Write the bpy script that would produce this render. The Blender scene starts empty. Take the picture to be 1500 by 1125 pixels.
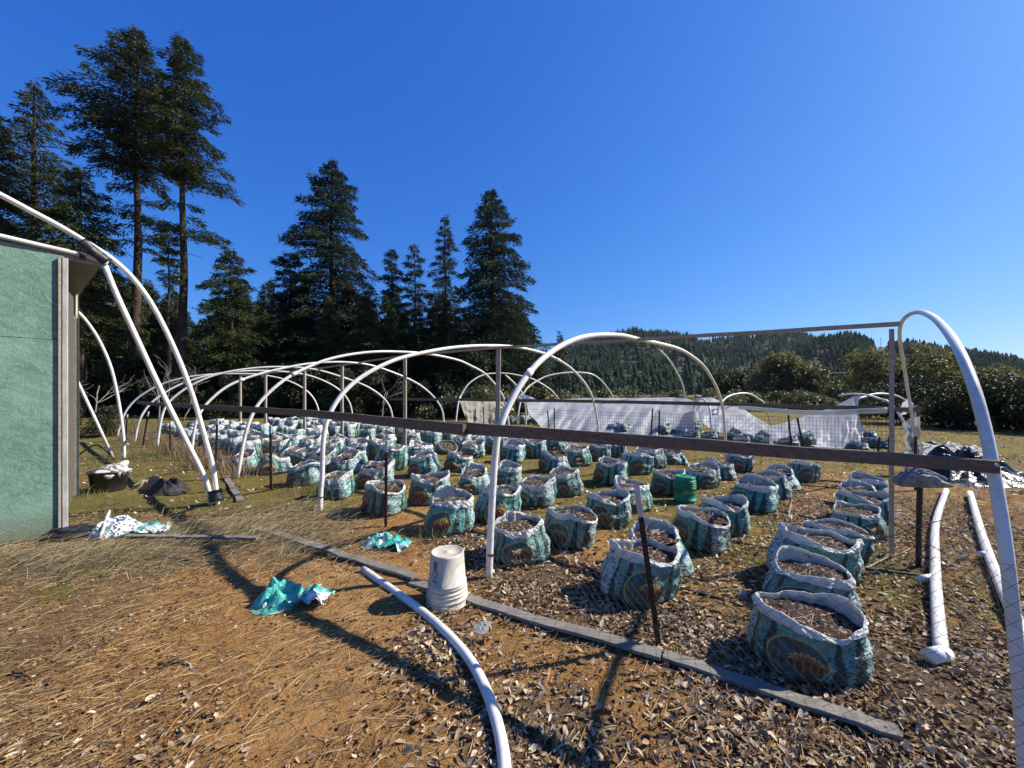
import bpy, math, random
import numpy as np
from mathutils import Vector, noise as mnoise

random.seed(7)
rng = np.random.default_rng(7)
scene = bpy.context.scene
COL = scene.collection
R = math.radians
F = 565.0            # focal length of the photograph in its own pixels (1500 wide)
CX, CY = 750.0, 575.0
EYE = 1.6

def P(px, py, d):
    return np.array([(px - CX) / F * d, d, EYE - (py - CY) / F * d])

def G(px, py, z=0.0):
    d = (EYE - z) * F / (py - CY)
    return np.array([(px - CX) / F * d, d, z])

# ------------------------------------------------------------------ mesh helpers
class MB:
    def __init__(self):
        self.v = []; self.f = []; self.uv = None; self.col = None
    def add(self, vs, fs):
        o = len(self.v)
        self.v.extend([tuple(map(float, p)) for p in vs])
        self.f.extend([tuple(i + o for i in f) for f in fs])
    def box(self, c, s, ax=(1, 0, 0), up=(0, 0, 1), bev=0.0):
        c = np.array(c, float); ax = np.array(ax, float); ax /= np.linalg.norm(ax)
        up = np.array(up, float); up -= ax * up.dot(ax); up /= np.linalg.norm(up)
        sd = np.cross(up, ax)
        vs = [c + ax * s[0] / 2 * i + sd * s[1] / 2 * j + up * s[2] / 2 * k for i in (-1, 1) for j in (-1, 1) for k in (-1, 1)]
        self.add(vs, [(0, 1, 3, 2), (4, 6, 7, 5), (0, 4, 5, 1), (2, 3, 7, 6), (0, 2, 6, 4), (1, 5, 7, 3)])
    def board(self, p0, p1, w, h, up=(0, 0, 1), h1=None, seg=8, wob=0.004, seed=0):
        """sawn board from p0 to p1, w across, h high, edges eased, slightly wavering"""
        p0 = np.array(p0, float); p1 = np.array(p1, float); ax = p1 - p0; ax /= np.linalg.norm(ax)
        up = np.array(up, float); up -= ax * up.dot(ax); up /= np.linalg.norm(up); sd = np.cross(up, ax)
        rs = random.Random(seed); h1 = h if h1 is None else h1
        e = min(w, h) * 0.12; ring = []; vs = []; fs = []
        for i in range(seg + 1):
            t = i / seg; c = p0 + (p1 - p0) * t + up * rs.uniform(-wob, wob) + sd * rs.uniform(-wob, wob)
            hh = (h + (h1 - h) * t) / 2; ww = w / 2
            for (a, b) in ((-ww + e, -hh), (ww - e, -hh), (ww, -hh + e), (ww, hh - e), (ww - e, hh), (-ww + e, hh), (-ww, hh - e), (-ww, -hh + e)):
                vs.append(c + sd * a + up * b)
        for i in range(seg):
            for k in range(8):
                a = i * 8 + k; b = i * 8 + (k + 1) % 8
                fs.append((a, b, b + 8, a + 8))
        fs.append(tuple(reversed(range(8)))); fs.append(tuple(seg * 8 + k for k in range(8)))
        self.add(vs, fs)
    def tube(self, pts, r, n=10, r1=None, cap=True):
        pts = [np.array(p, float) for p in pts]; m = len(pts); vs = []; fs = []
        r1 = r if r1 is None else r1
        prev = None
        for i, p in enumerate(pts):
            t = pts[min(i + 1, m - 1)] - pts[max(i - 1, 0)]
            t = t / (np.linalg.norm(t) + 1e-9)
            if prev is None:
                a = np.cross(t, (0, 0, 1.0) if abs(t[2]) < .9 else (1.0, 0, 0))
            else:
                a = prev - t * prev.dot(t)
            a /= (np.linalg.norm(a) + 1e-9); prev = a; b = np.cross(t, a)
            rr = r + (r1 - r) * i / max(1, m - 1)
            for k in range(n):
                w = 2 * math.pi * k / n
                vs.append(p + (a * math.cos(w) + b * math.sin(w)) * rr)
        for i in range(m - 1):
            for k in range(n):
                a = i * n + k; b = i * n + (k + 1) % n
                fs.append((a, b, b + n, a + n))
        if cap:
            fs.append(tuple(reversed(range(n)))); fs.append(tuple((m - 1) * n + k for k in range(n)))
        self.add(vs, fs)
    def lathe(self, prof, n=40, c=(0, 0, 0)):
        c = np.array(c, float); vs = []; fs = []; m = len(prof)
        for (r, z) in prof:
            for k in range(n):
                w = 2 * math.pi * k / n
                vs.append(c + (r * math.cos(w), r * math.sin(w), z))
        for i in range(m - 1):
            for k in range(n):
                a = i * n + k; b = i * n + (k + 1) % n
                fs.append((a, b, b + n, a + n))
        self.add(vs, fs)
    def grid(self, arr):
        """arr: (m, n, 3)"""
        m, n, _ = arr.shape
        fs = [(i * n + j, i * n + j + 1, (i + 1) * n + j + 1, (i + 1) * n + j) for i in range(m - 1) for j in range(n - 1)]
        self.add(arr.reshape(-1, 3), fs)

def mesh_np(name, V, Fs, mat, smooth=False, col=None, uv=None):
    me = bpy.data.meshes.new(name)
    V = np.asarray(V, float)
    if isinstance(Fs, np.ndarray):
        k = Fs.shape[1]; nf = len(Fs)
        me.vertices.add(len(V)); me.vertices.foreach_set('co', V.astype(np.float32).ravel())
        me.loops.add(nf * k); me.loops.foreach_set('vertex_index', Fs.astype(np.int32).ravel())
        me.polygons.add(nf); me.polygons.foreach_set('loop_start', np.arange(0, nf * k, k, dtype=np.int32))
        me.update(calc_edges=True)
    else:
        me.from_pydata([tuple(p) for p in V], [], Fs); me.update()
    if smooth:
        me.polygons.foreach_set('use_smooth', np.ones(len(me.polygons), dtype=bool))
    if col is not None:
        at = me.color_attributes.new('Col', 'FLOAT_COLOR', 'POINT')
        c4 = np.ones((len(V), 4), np.float32); c4[:, :3] = col
        at.data.foreach_set('color', c4.ravel())
    if uv is not None:
        ul = me.uv_layers.new(name='UVMap')
        li = np.zeros(len(me.loops), np.int32); me.loops.foreach_get('vertex_index', li)
        ul.data.foreach_set('uv', np.asarray(uv, np.float32)[li].ravel())
    if mat: me.materials.append(mat)
    return me

def link(name, me, parent=None, loc=(0, 0, 0)):
    o = bpy.data.objects.new(name, me); COL.objects.link(o)
    if parent is not None: o.parent = parent
    o.location = loc
    return o

def tag(o, label=None, cat=None, group=None, kind=None):
    if label: o['label'] = label
    if cat: o['category'] = cat
    if group: o['group'] = group
    if kind: o['kind'] = kind
    return o

def empty(name, label, cat, loc=(0, 0, 0), group=None):
    o = bpy.data.objects.new(name, None); COL.objects.link(o); o.location = tuple(map(float, loc)); o.empty_display_size = .1
    return tag(o, label, cat, group)

def wloc(o):
    p = np.array(o.location)
    while o.parent: o = o.parent; p = p + np.array(o.location)
    return p

def part(name, mb, mat, parent, smooth=False, label=None):
    """mesh given in world coordinates, attached under parent"""
    V = np.array(mb.v) - wloc(parent)
    o = link(name, mesh_np(name, V, mb.f, mat, smooth), parent)
    if label: o['label'] = label
    return o

def single(name, mb, mat, label, cat, loc=(0, 0, 0), smooth=False, group=None):
    V = np.array(mb.v) - np.array(loc, float)
    return tag(link(name, mesh_np(name, V, mb.f, mat, smooth), None, tuple(map(float, loc))), label, cat, group)

def catmull(pts, n=6):
    pts = [np.array(p, float) for p in pts]; out = []
    q = [2 * pts[0] - pts[1]] + pts + [2 * pts[-1] - pts[-2]]
    for i in range(1, len(q) - 2):
        for k in range(n):
            t = k / n
            out.append(.5 * (2 * q[i] + (q[i + 1] - q[i - 1]) * t + (2 * q[i - 1] - 5 * q[i] + 4 * q[i + 1] - q[i + 2]) * t * t + (3 * q[i] - q[i - 1] - 3 * q[i + 1] + q[i + 2]) * t ** 3))
    out.append(pts[-1])
    return out

def fbm(p, o=4):
    return mnoise.fractal(Vector(p), 1.0, 2.0, o)

# ------------------------------------------------------------------ materials
class NT:
    def __init__(self, name):
        self.m = bpy.data.materials.new(name); self.m.use_nodes = True
        self.t = self.m.node_tree; self.n = self.t.nodes; self.l = self.t.links
        self.b = self.n['Principled BSDF']; self.out = self.n['Material Output']
    def new(self, kind, **kw):
        x = self.n.new(kind)
        for k, v in kw.items(): setattr(x, k, v)
        return x
    def set(self, sock, v):
        if isinstance(v, bpy.types.NodeSocket): self.l.new(v, sock)
        elif isinstance(v, tuple) and len(v) == 3 and sock.type == 'RGBA': sock.default_value = (*v, 1)
        else: sock.default_value = v
    def m2(self, op, a, b=0.0, c=0.0, clamp=False):
        x = self.new('ShaderNodeMath', operation=op, use_clamp=clamp)
        self.set(x.inputs[0], a); self.set(x.inputs[1], b)
        if op in ('MULTIPLY_ADD', 'SMOOTH_MIN'): self.set(x.inputs[2], c)
        return x.outputs[0]
    def mix(self, f, a, b, mode='MIX'):
        x = self.new('ShaderNodeMix', data_type='RGBA', blend_type=mode)
        self.set(x.inputs[0], f); self.set(x.inputs[6], a); self.set(x.inputs[7], b)
        return x.outputs[2]
    def sstep(self, v, a, b):
        x = self.new('ShaderNodeMapRange', interpolation_type='SMOOTHSTEP')
        self.set(x.inputs[0], v); x.inputs[1].default_value = a; x.inputs[2].default_value = b
        return x.outputs[0]
    def noise(self, scale, det=4, rough=.55, vec=None, dist=0.0):
        x = self.new('ShaderNodeTexNoise')
        x.inputs['Scale'].default_value = scale; x.inputs['Detail'].default_value = det; x.inputs['Roughness'].default_value = rough
        x.inputs['Distortion'].default_value = dist
        if vec is not None: self.l.new(vec, x.inputs['Vector'])
        return x.outputs['Fac']
    def pos(self, kind='Object', scale=None, rot=None):
        x = self.new('ShaderNodeTexCoord').outputs[kind]
        if scale or rot:
            mp = self.new('ShaderNodeMapping'); self.l.new(x, mp.inputs[0])
            if scale: mp.inputs['Scale'].default_value = scale
            if rot: mp.inputs['Rotation'].default_value = rot
            x = mp.outputs[0]
        return x
    def bump(self, h, strength=.3, dist=.01):
        x = self.new('ShaderNodeBump'); x.inputs['Strength'].default_value = strength; x.inputs['Distance'].default_value = dist
        self.l.new(h, x.inputs['Height']); self.l.new(x.outputs[0], self.b.inputs['Normal'])
        return x
    def done(self, color=None, rough=None, spec=None):
        if color is not None: self.set(self.b.inputs['Base Color'], color)
        if rough is not None: self.set(self.b.inputs['Roughness'], rough)
        if spec is not None: self.b.inputs['Specular IOR Level'].default_value = spec
        return self.m

def simple(name, c0, c1, scale=8, rough=.6, bump=.2, spec=.4, vscale=None, det=5, dist=.01):
    t = NT(name); v = t.pos('Object', vscale)
    n = t.noise(scale, det, .6, v)
    t.bump(t.noise(scale * 3, 4, .6, v), bump, dist)
    return t.done(t.mix(t.sstep(n, .3, .7), c0, c1), rough, spec)

def mat_pvc():
    t = NT('white_pvc'); v = t.pos('Object')
    d = t.sstep(t.noise(14, 6, .65, v), .52, .75)
    g = t.sstep(t.noise(3.4, 6, .7, v), .42, .70)
    c = t.mix(t.m2('MULTIPLY', d, .6), (.70, .67, .60), (.36, .31, .24))
    c = t.mix(t.m2('MULTIPLY', g, .5), c, (.46, .42, .34))
    t.bump(t.noise(60, 3, .6, v), .05, .004)
    return t.done(c, .38, .45)
PVC = mat_pvc()
def mat_wood(name, c0, c1, c2):
    t = NT(name); v = t.pos('Object')
    rot = t.new('ShaderNodeMapping'); t.l.new(v, rot.inputs[0]); rot.inputs['Rotation'].default_value = (0, 0, R(40)); rot.inputs['Scale'].default_value = (1.2, 14, 14)
    g = t.noise(3.0, 6, .65, rot.outputs[0], .6)
    st = t.sstep(t.noise(1.3, 4, .6, v), .4, .7)
    c = t.mix(t.sstep(g, .3, .72), c0, c1); c = t.mix(t.m2('MULTIPLY', st, .6), c, c2)
    kn = t.new('ShaderNodeTexVoronoi'); kn.inputs['Scale'].default_value = 2.2; t.l.new(v, kn.inputs['Vector'])
    c = t.mix(t.m2('MULTIPLY', t.sstep(kn.outputs['Distance'], .09, .03), .8), c, tuple(x * .25 for x in c0))
    t.bump(g, .5, .006)
    return t.done(c, .82, .2)
WOOD = mat_wood('weathered_wood', (.085, .060, .040), (.20, .145, .10), (.15, .115, .085))
WOODPOST = mat_wood('grey_post_wood', (.27, .21, .15), (.46, .39, .30), (.35, .29, .22))
WOODDARK = mat_wood('shade_darkened_wood', (.06, .052, .042), (.17, .15, .125), (.11, .10, .085))  # grey wood darkened so the shed post and side wall look shaded
WOODGREY = mat_wood('silver_board_wood', (.12, .108, .092), (.26, .24, .21), (.17, .15, .115))
BARKDARK = simple('conifer_bark', (.035, .026, .020), (.085, .062, .045), 3, .9, .6, .1, (4, 4, .6), 5, .05)
BARKPALE = simple('pale_bark', (.17, .15, .125), (.30, .27, .225), 5, .9, .3, .1)
BLACKTAPE = simple('black_tape', (.012, .012, .013), (.03, .03, .032), 30, .35, .5, .5)
BLACKPL = simple('black_plastic', (.012, .012, .014), (.03, .03, .03), 12, .38, .15, .5)
HOSE = simple('black_hose', (.015, .013, .012), (.05, .04, .03), 10, .6, .1, .4)
TPOST = simple('rusty_post_steel', (.035, .016, .012), (.085, .035, .022), 30, .65, .3, .3)
TPOSTB = simple('black_post_steel', (.012, .011, .011), (.04, .028, .022), 30, .55, .3, .35)
TIPW = simple('post_tip_paint', (.42, .40, .36), (.58, .55, .50), 30, .6, .2, .3)
WIRE = simple('dark_wire', (.02, .018, .016), (.05, .04, .035), 20, .6, 0, .4)
STEEL = simple('galvanised', (.30, .30, .29), (.45, .45, .43), 20, .45, .1, .5)

def mat_attr(name, rough=.85, spec=.2, trans=0.0, mul=1.0):
    t = NT(name)
    a = t.new('ShaderNodeVertexColor', layer_name='Col')
    t.done(a.outputs[0], rough, spec)
    if trans > 0:
        tr = t.new('ShaderNodeBsdfTranslucent'); t.l.new(a.outputs[0], tr.inputs[0])
        mx = t.new('ShaderNodeMixShader'); mx.inputs[0].default_value = trans
        t.l.new(t.b.outputs[0], mx.inputs[1]); t.l.new(tr.outputs[0], mx.inputs[2]); t.l.new(mx.outputs[0], t.out.inputs[0])
    return t.m
LEAFLIT = mat_attr('dry_leaf', .75, .10, .15)
NEEDLE = mat_attr('dry_needle', .7, .2)
GRASSM = mat_attr('grass_blade', .7, .2, .2)

def mat_foliage(name, c0, c1, scale, trans=.25, rough=.55, spec=.3):
    t = NT(name)
    g = t.new('ShaderNodeNewGeometry')
    n = t.noise(scale, 3, .6, g.outputs['Position'])
    n2 = t.noise(scale * 9, 2, .6, g.outputs['Position'])
    c = t.mix(t.sstep(t.m2('ADD', t.m2('MULTIPLY', n, .6), t.m2('MULTIPLY', n2, .4)), .35, .65), c0, c1)
    t.done(c, rough, spec)
    tr = t.new('ShaderNodeBsdfTranslucent'); t.l.new(c, tr.inputs[0])
    mx = t.new('ShaderNodeMixShader'); mx.inputs[0].default_value = trans
    t.l.new(t.b.outputs[0], mx.inputs[1]); t.l.new(tr.outputs[0], mx.inputs[2]); t.l.new(mx.outputs[0], t.out.inputs[0])
    return t.m
FIR = mat_foliage('fir_needles', (.026, .042, .018), (.080, .094, .030), .55, .15, .7, .15)
FIRB = mat_foliage('blue_fir_needles', (.022, .040, .025), (.062, .082, .040), .55, .15, .7, .15)
OAK = mat_foliage('oak_leaves', (.070, .080, .028), (.21, .19, .08), .8, .42, .55, .15)
BUSH = mat_foliage('bush_leaves', (.06, .075, .025), (.15, .15, .055), .9, .3, .45, .5)
SHADE = mat_foliage('shade_darkened_leaves', (.020, .028, .012), (.055, .060, .022), .8, .2, .6, .2)  # leaf colour darkened to stand in for the shade among the trees
HILLF = mat_foliage('hill_needles', (.012, .026, .016), (.034, .052, .024), .02, .0, .95, .0)

def mat_plastic(name, c, trans=.45, clear=.12):
    t = NT(name); v = t.pos('Object')
    n = t.noise(2.5, 6, .65, v, .5)
    cc = t.mix(t.sstep(n, .35, .7), c, tuple(x * .82 for x in c))
    t.bump(t.noise(2.2, 3, .5, v, 1.0), .25, .05)
    t.done(cc, .55, .2)
    tr = t.new('ShaderNodeBsdfTranslucent'); t.l.new(cc, tr.inputs[0])
    mx = t.new('ShaderNodeMixShader'); mx.inputs[0].default_value = trans
    t.l.new(t.b.outputs[0], mx.inputs[1]); t.l.new(tr.outputs[0], mx.inputs[2])
    tp = t.new('ShaderNodeBsdfTransparent'); mx2 = t.new('ShaderNodeMixShader'); mx2.inputs[0].default_value = clear
    t.l.new(mx.outputs[0], mx2.inputs[1]); t.l.new(tp.outputs[0], mx2.inputs[2]); t.l.new(mx2.outputs[0], t.out.inputs[0])
    return t.m
SHEET = mat_plastic('greenhouse_film', (.62, .65, .69), .50, .07)
SHEETY = mat_plastic('yellowed_film', (.66, .62, .50), .45, .05)
SHEETCLR = mat_plastic('clear_film', (.42, .45, .48), .30, .35)
SHEETSHADED = mat_plastic('shade_darkened_film', (.20, .215, .24), .30, .15)  # clear film coloured darker, with the shade under the rail put into it

def mat_cuff():
    t = NT('white_cuff'); v = t.pos('Object')
    d = t.sstep(t.noise(9, 5, .6, v), .5, .75)
    c = t.mix(t.m2('MULTIPLY', d, .45), (.66, .65, .60), (.36, .32, .26))
    t.bump(t.m2('ADD', t.noise(14, 4, .55, v, 1.0), t.m2('MULTIPLY', t.noise(42, 3, .5, v, .6), .35)), .8, .03)
    t.done(c, .42, .4)
    tr = t.new('ShaderNodeBsdfTranslucent'); t.l.new(c, tr.inputs[0])
    mx = t.new('ShaderNodeMixShader'); mx.inputs[0].default_value = .22
    t.l.new(t.b.outputs[0], mx.inputs[1]); t.l.new(tr.outputs[0], mx.inputs[2]); t.l.new(mx.outputs[0], t.out.inputs[0])
    return t.m
CUFF = mat_cuff()

def mat_bag():
    t = NT('printed_bag_film')
    uv = t.new('ShaderNodeUVMap', uv_map='UVMap').outputs[0]
    sp = t.new('ShaderNodeSeparateXYZ'); t.l.new(uv, sp.inputs[0])
    U, V = sp.outputs[0], sp.outputs[1]
    pnl = t.m2('SUBTRACT', t.m2('FRACT', t.m2('MULTIPLY', U, 2.0)), .5)
    x = t.m2('MULTIPLY', pnl, 2.75)                # panel coordinate in bag heights, -1.37..1.37
    cb = t.new('ShaderNodeCombineXYZ'); t.l.new(t.m2('MULTIPLY', U, 5.5), cb.inputs[0]); t.l.new(V, cb.inputs[1])
    oi = t.new('ShaderNodeObjectInfo'); rnd = oi.outputs['Random']; t.l.new(t.m2('MULTIPLY', rnd, 7.0), cb.inputs[2])
    q = cb.outputs[0]
    n1 = t.noise(3.0, 4, .6, q)
    c = t.mix(t.sstep(n1, .3, .7), (.050, .195, .160), (.135, .35, .30))
    # paler, snow-white band on the right half of the panel
    wht = t.m2('MULTIPLY', t.sstep(x, .35, .95), t.sstep(t.noise(4, 3, .6, q), .25, .6))
    c = t.mix(t.m2('MULTIPLY', wht, .75), c, (.48, .60, .59))
    # conifer silhouettes
    saw = t.m2('MULTIPLY', t.m2('ABSOLUTE', t.m2('SUBTRACT', t.m2('FRACT', t.m2('MULTIPLY', x, 2.6)), .5)), 2.0)
    jag = t.m2('MULTIPLY', t.m2('FRACT', t.m2('MULTIPLY', V, 11.0)), .22)
    tree = t.m2('LESS_THAN', t.m2('ADD', t.m2('MULTIPLY', saw, 1.25), t.m2('ADD', t.m2('MULTIPLY', V, .72), jag)), 1.06)
    trng = t.m2('MULTIPLY', t.sstep(x, -.1, 0.0), t.sstep(x, .92, .80))
    trl = t.sstep(x, -.80, -.92)
    tree = t.m2('MULTIPLY', tree, t.m2('MAXIMUM', trng, trl))
    c = t.mix(t.m2('MULTIPLY', tree, .92), c, (.008, .024, .020))
    # small leaf / bird shaped marks
    mp = t.new('ShaderNodeMapping'); t.l.new(q, mp.inputs[0]); mp.inputs['Scale'].default_value = (10, 15, 1); mp.inputs['Rotation'].default_value = (0, 0, .35)
    vo = t.new('ShaderNodeTexVoronoi'); vo.inputs['Scale'].default_value = 1.0; vo.inputs['Randomness'].default_value = .9; t.l.new(mp.outputs[0], vo.inputs['Vector'])
    marks = t.m2('LESS_THAN', vo.outputs['Distance'], .40)
    mr = t.m2('MAXIMUM', t.sstep(x, .30, .5), t.m2('ADD', t.m2('MULTIPLY', t.sstep(V, .8, .3), .60), .40))
    marks = t.m2('MULTIPLY', marks, mr)
    c = t.mix(t.m2('MULTIPLY', marks, .88), c, (.012, .035, .036))
    # oval badge
    ex = t.m2('DIVIDE', t.m2('ADD', x, .50), .50); ey = t.m2('DIVIDE', t.m2('SUBTRACT', V, .42), .38)
    dd = t.m2('SQRT', t.m2('ADD', t.m2('MULTIPLY', ex, ex), t.m2('MULTIPLY', ey, ey)))
    ins = t.sstep(dd, .97, .93)
    ring = t.m2('MULTIPLY', t.sstep(dd, 1.04, 1.0), t.sstep(dd, .92, .96))
    bc = t.mix(t.sstep(t.noise(5, 3, .6, q), .35, .65), (.035, .045, .035), (.03, .10, .09))
    # glowing red-brown emblem with a jagged yellow crest, lower right of the oval
    fx = t.m2('DIVIDE', t.m2('SUBTRACT', ex, .22), .62); fy = t.m2('DIVIDE', t.m2('ADD', ey, .05), .55)
    fd = t.m2('SQRT', t.m2('ADD', t.m2('MULTIPLY', fx, fx), t.m2('MULTIPLY', fy, fy)))
    ang = t.m2('ARCTAN2', fy, fx)
    spk = t.m2('MULTIPLY', t.m2('ABSOLUTE', t.m2('SINE', t.m2('MULTIPLY', ang, 9.0))), .25)
    emb = t.m2('LESS_THAN', t.m2('SUBTRACT', fd, spk), .74)
    embc = t.mix(t.sstep(fy, -.2, .5), (.07, .016, .008), (.17, .045, .012))
    crest = t.m2('MULTIPLY', t.m2('LESS_THAN', t.m2('ABSOLUTE', t.m2('SUBTRACT', t.m2('SUBTRACT', fd, spk), .66)), .09), t.sstep(fy, 0.0, .2))
    bc = t.mix(emb, bc, embc); bc = t.mix(crest, bc, (.42, .26, .04))
    # brush strokes like worn script lettering across the oval
    wv = t.new('ShaderNodeTexWave', wave_type='BANDS', bands_direction='X'); wv.inputs['Scale'].default_value = 2.6; wv.inputs['Distortion'].default_value = 5.0; wv.inputs['Detail'].default_value = 2; wv.inputs['Detail Scale'].default_value = 1.2
    t.l.new(q, wv.inputs['Vector'])
    scr = t.m2('MULTIPLY', t.m2('LESS_THAN', t.m2('ABSOLUTE', t.m2('ADD', ey, .12)), .34), t.sstep(wv.outputs['Fac'], .66, .78))
    bc = t.mix(t.m2('MULTIPLY', scr, .8), bc, (.20, .10, .03))
    c = t.mix(ins, c, bc)
    c = t.mix(t.m2('MULTIPLY', ring, .9), c, (.34, .32, .09))
    # soil splash at the foot
    mud = t.m2('MULTIPLY', t.sstep(V, .22, .0), t.sstep(t.noise(6, 4, .6, q), .35, .6))
    c = t.mix(t.m2('MULTIPLY', mud, .6), c, (.10, .06, .03))
    hsv = t.new('ShaderNodeHueSaturation'); t.l.new(c, hsv.inputs['Color'])
    t.l.new(t.m2('ADD', t.m2('MULTIPLY', rnd, .35), .72), hsv.inputs['Saturation']); t.l.new(t.m2('ADD', t.m2('MULTIPLY', rnd, .30), .86), hsv.inputs['Value'])
    t.bump(t.m2('ADD', t.noise(5, 5, .6, q, 1.2), t.m2('MULTIPLY', t.noise(18, 3, .5, q, .8), .3)), .75, .04)
    return t.done(hsv.outputs[0], .36, .45)
BAGM = mat_bag()

def mat_soil():
    t = NT('potting_soil'); v = t.pos('Object')
    n = t.noise(38, 5, .7, v); vo = t.new('ShaderNodeTexVoronoi'); vo.inputs['Scale'].default_value = 60; t.l.new(v, vo.inputs['Vector'])
    c = t.mix(t.sstep(n, .35, .7), (.028, .018, .012), (.12, .075, .048))
    sp = t.new('ShaderNodeSeparateColor'); t.l.new(vo.outputs['Color'], sp.inputs[0])
    c = t.mix(t.m2('MULTIPLY', t.m2('GREATER_THAN', sp.outputs[0], .86), .8), c, (.34, .28, .22))
    t.bump(t.m2('ADD', n, t.m2('MULTIPLY', vo.outputs['Distance'], .7)), .9, .02)
    return t.done(c, .95, .1)
SOIL = mat_soil()

def mat_scrap(name, seed, teal=(.10, .50, .42), teal2=(.20, .62, .52), white=.5):
    t = NT(name); v = t.pos('Object')
    n = t.noise(4.5, 3, .5, v, .8)
    c = t.mix(t.sstep(t.noise(9, 4, .6, v), .3, .7), teal, teal2)
    c = t.mix(t.sstep(n, white, white + .06), c, (.72, .74, .72))
    mp = t.new('ShaderNodeMapping'); t.l.new(v, mp.inputs[0]); mp.inputs['Scale'].default_value = (26, 60, 30); mp.inputs['Rotation'].default_value = (.3, .2, seed)
    vo = t.new('ShaderNodeTexVoronoi'); vo.inputs['Scale'].default_value = 1.0; t.l.new(mp.outputs[0], vo.inputs['Vector'])
    mk = t.m2('MULTIPLY', t.m2('LESS_THAN', vo.outputs['Distance'], .42), t.sstep(n, white + .02, white + .08))
    c = t.mix(t.m2('MULTIPLY', mk, .9), c, (.02, .03, .03))
    t.bump(t.noise(14, 5, .6, v, 1.2), .6, .03)
    return t.done(c, .38, .45)

def mat_osb():
    t = NT('green_painted_osb'); v = t.pos('Object')
    vo = t.new('ShaderNodeTexVoronoi'); vo.inputs['Scale'].default_value = 22; 
    wv = t.new('ShaderNodeMapping'); t.l.new(v, wv.inputs[0]); wv.inputs['Scale'].default_value = (1, 1, 1.0)
    n0 = t.noise(6, 3, .6, v, 1.5)
    vm = t.new('ShaderNodeVectorMath', operation='MULTIPLY_ADD'); t.l.new(v, vm.inputs[0]); vm.inputs[1].default_value = (1, 1, 1)
    cb = t.new('ShaderNodeCombineXYZ'); t.l.new(t.m2('MULTIPLY', n0, .35), cb.inputs[0]); t.l.new(t.m2('MULTIPLY', n0, -.30), cb.inputs[2]); t.l.new(t.m2('MULTIPLY', n0, .35), cb.inputs[1]); t.l.new(cb.outputs[0], vm.inputs[2])
    t.l.new(vm.outputs[0], vo.inputs['Vector'])
    fl = t.new('ShaderNodeSeparateColor'); t.l.new(vo.outputs['Color'], fl.inputs[0])
    big = t.noise(1.6, 4, .6, v)
    c = t.mix(fl.outputs[0], (.095, .19, .13), (.175, .285, .205))
    c = t.mix(t.m2('MULTIPLY', t.sstep(big, .4, .7), .45), c, (.26, .38, .31))
    sz_ = t.new('ShaderNodeSeparateXYZ'); t.l.new(v, sz_.inputs[0])
    strk = t.noise(3.0, 5, .65, t.pos('Object', (3.0, 3.0, .25)))
    c = t.mix(t.m2('MULTIPLY', t.sstep(strk, .50, .72), .35), c, (.085, .14, .105))
    mudz = t.m2('MULTIPLY', t.sstep(t.m2('ADD', sz_.outputs[2], t.m2('MULTIPLY', big, -.5)), .10, -.25), .7)
    c = t.mix(mudz, c, (.13, .11, .065))
    gaps = t.m2('MULTIPLY', t.sstep(t.noise(26, 5, .7, v, 1.0), .66, .74), .7)
    c = t.mix(gaps, c, (.05, .09, .06))
    h = t.m2('ADD', fl.outputs[1], t.m2('MULTIPLY', t.noise(50, 3, .6, v), .6))
    t.bump(h, .55, .012)
    return t.done(c, .6, .3)
OSB = mat_osb()
TRIM = simple('pale_trim', (.26, .25, .22), (.44, .43, .39), 5, .6, .3, .3, (3, 3, .6))
ROOF = simple('weathered_roof_metal', (.22, .22, .22), (.42, .42, .40), 6, .5, .2, .5)
SOFFIT = simple('grey_soffit', (.16, .16, .16), (.30, .29, .28), 4, .7, .3, .2, (.6, 14, 4))
CORR = simple('yellowed_corrugated', (.40, .40, .28), (.55, .54, .40), 5, .5, .2, .4)

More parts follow.
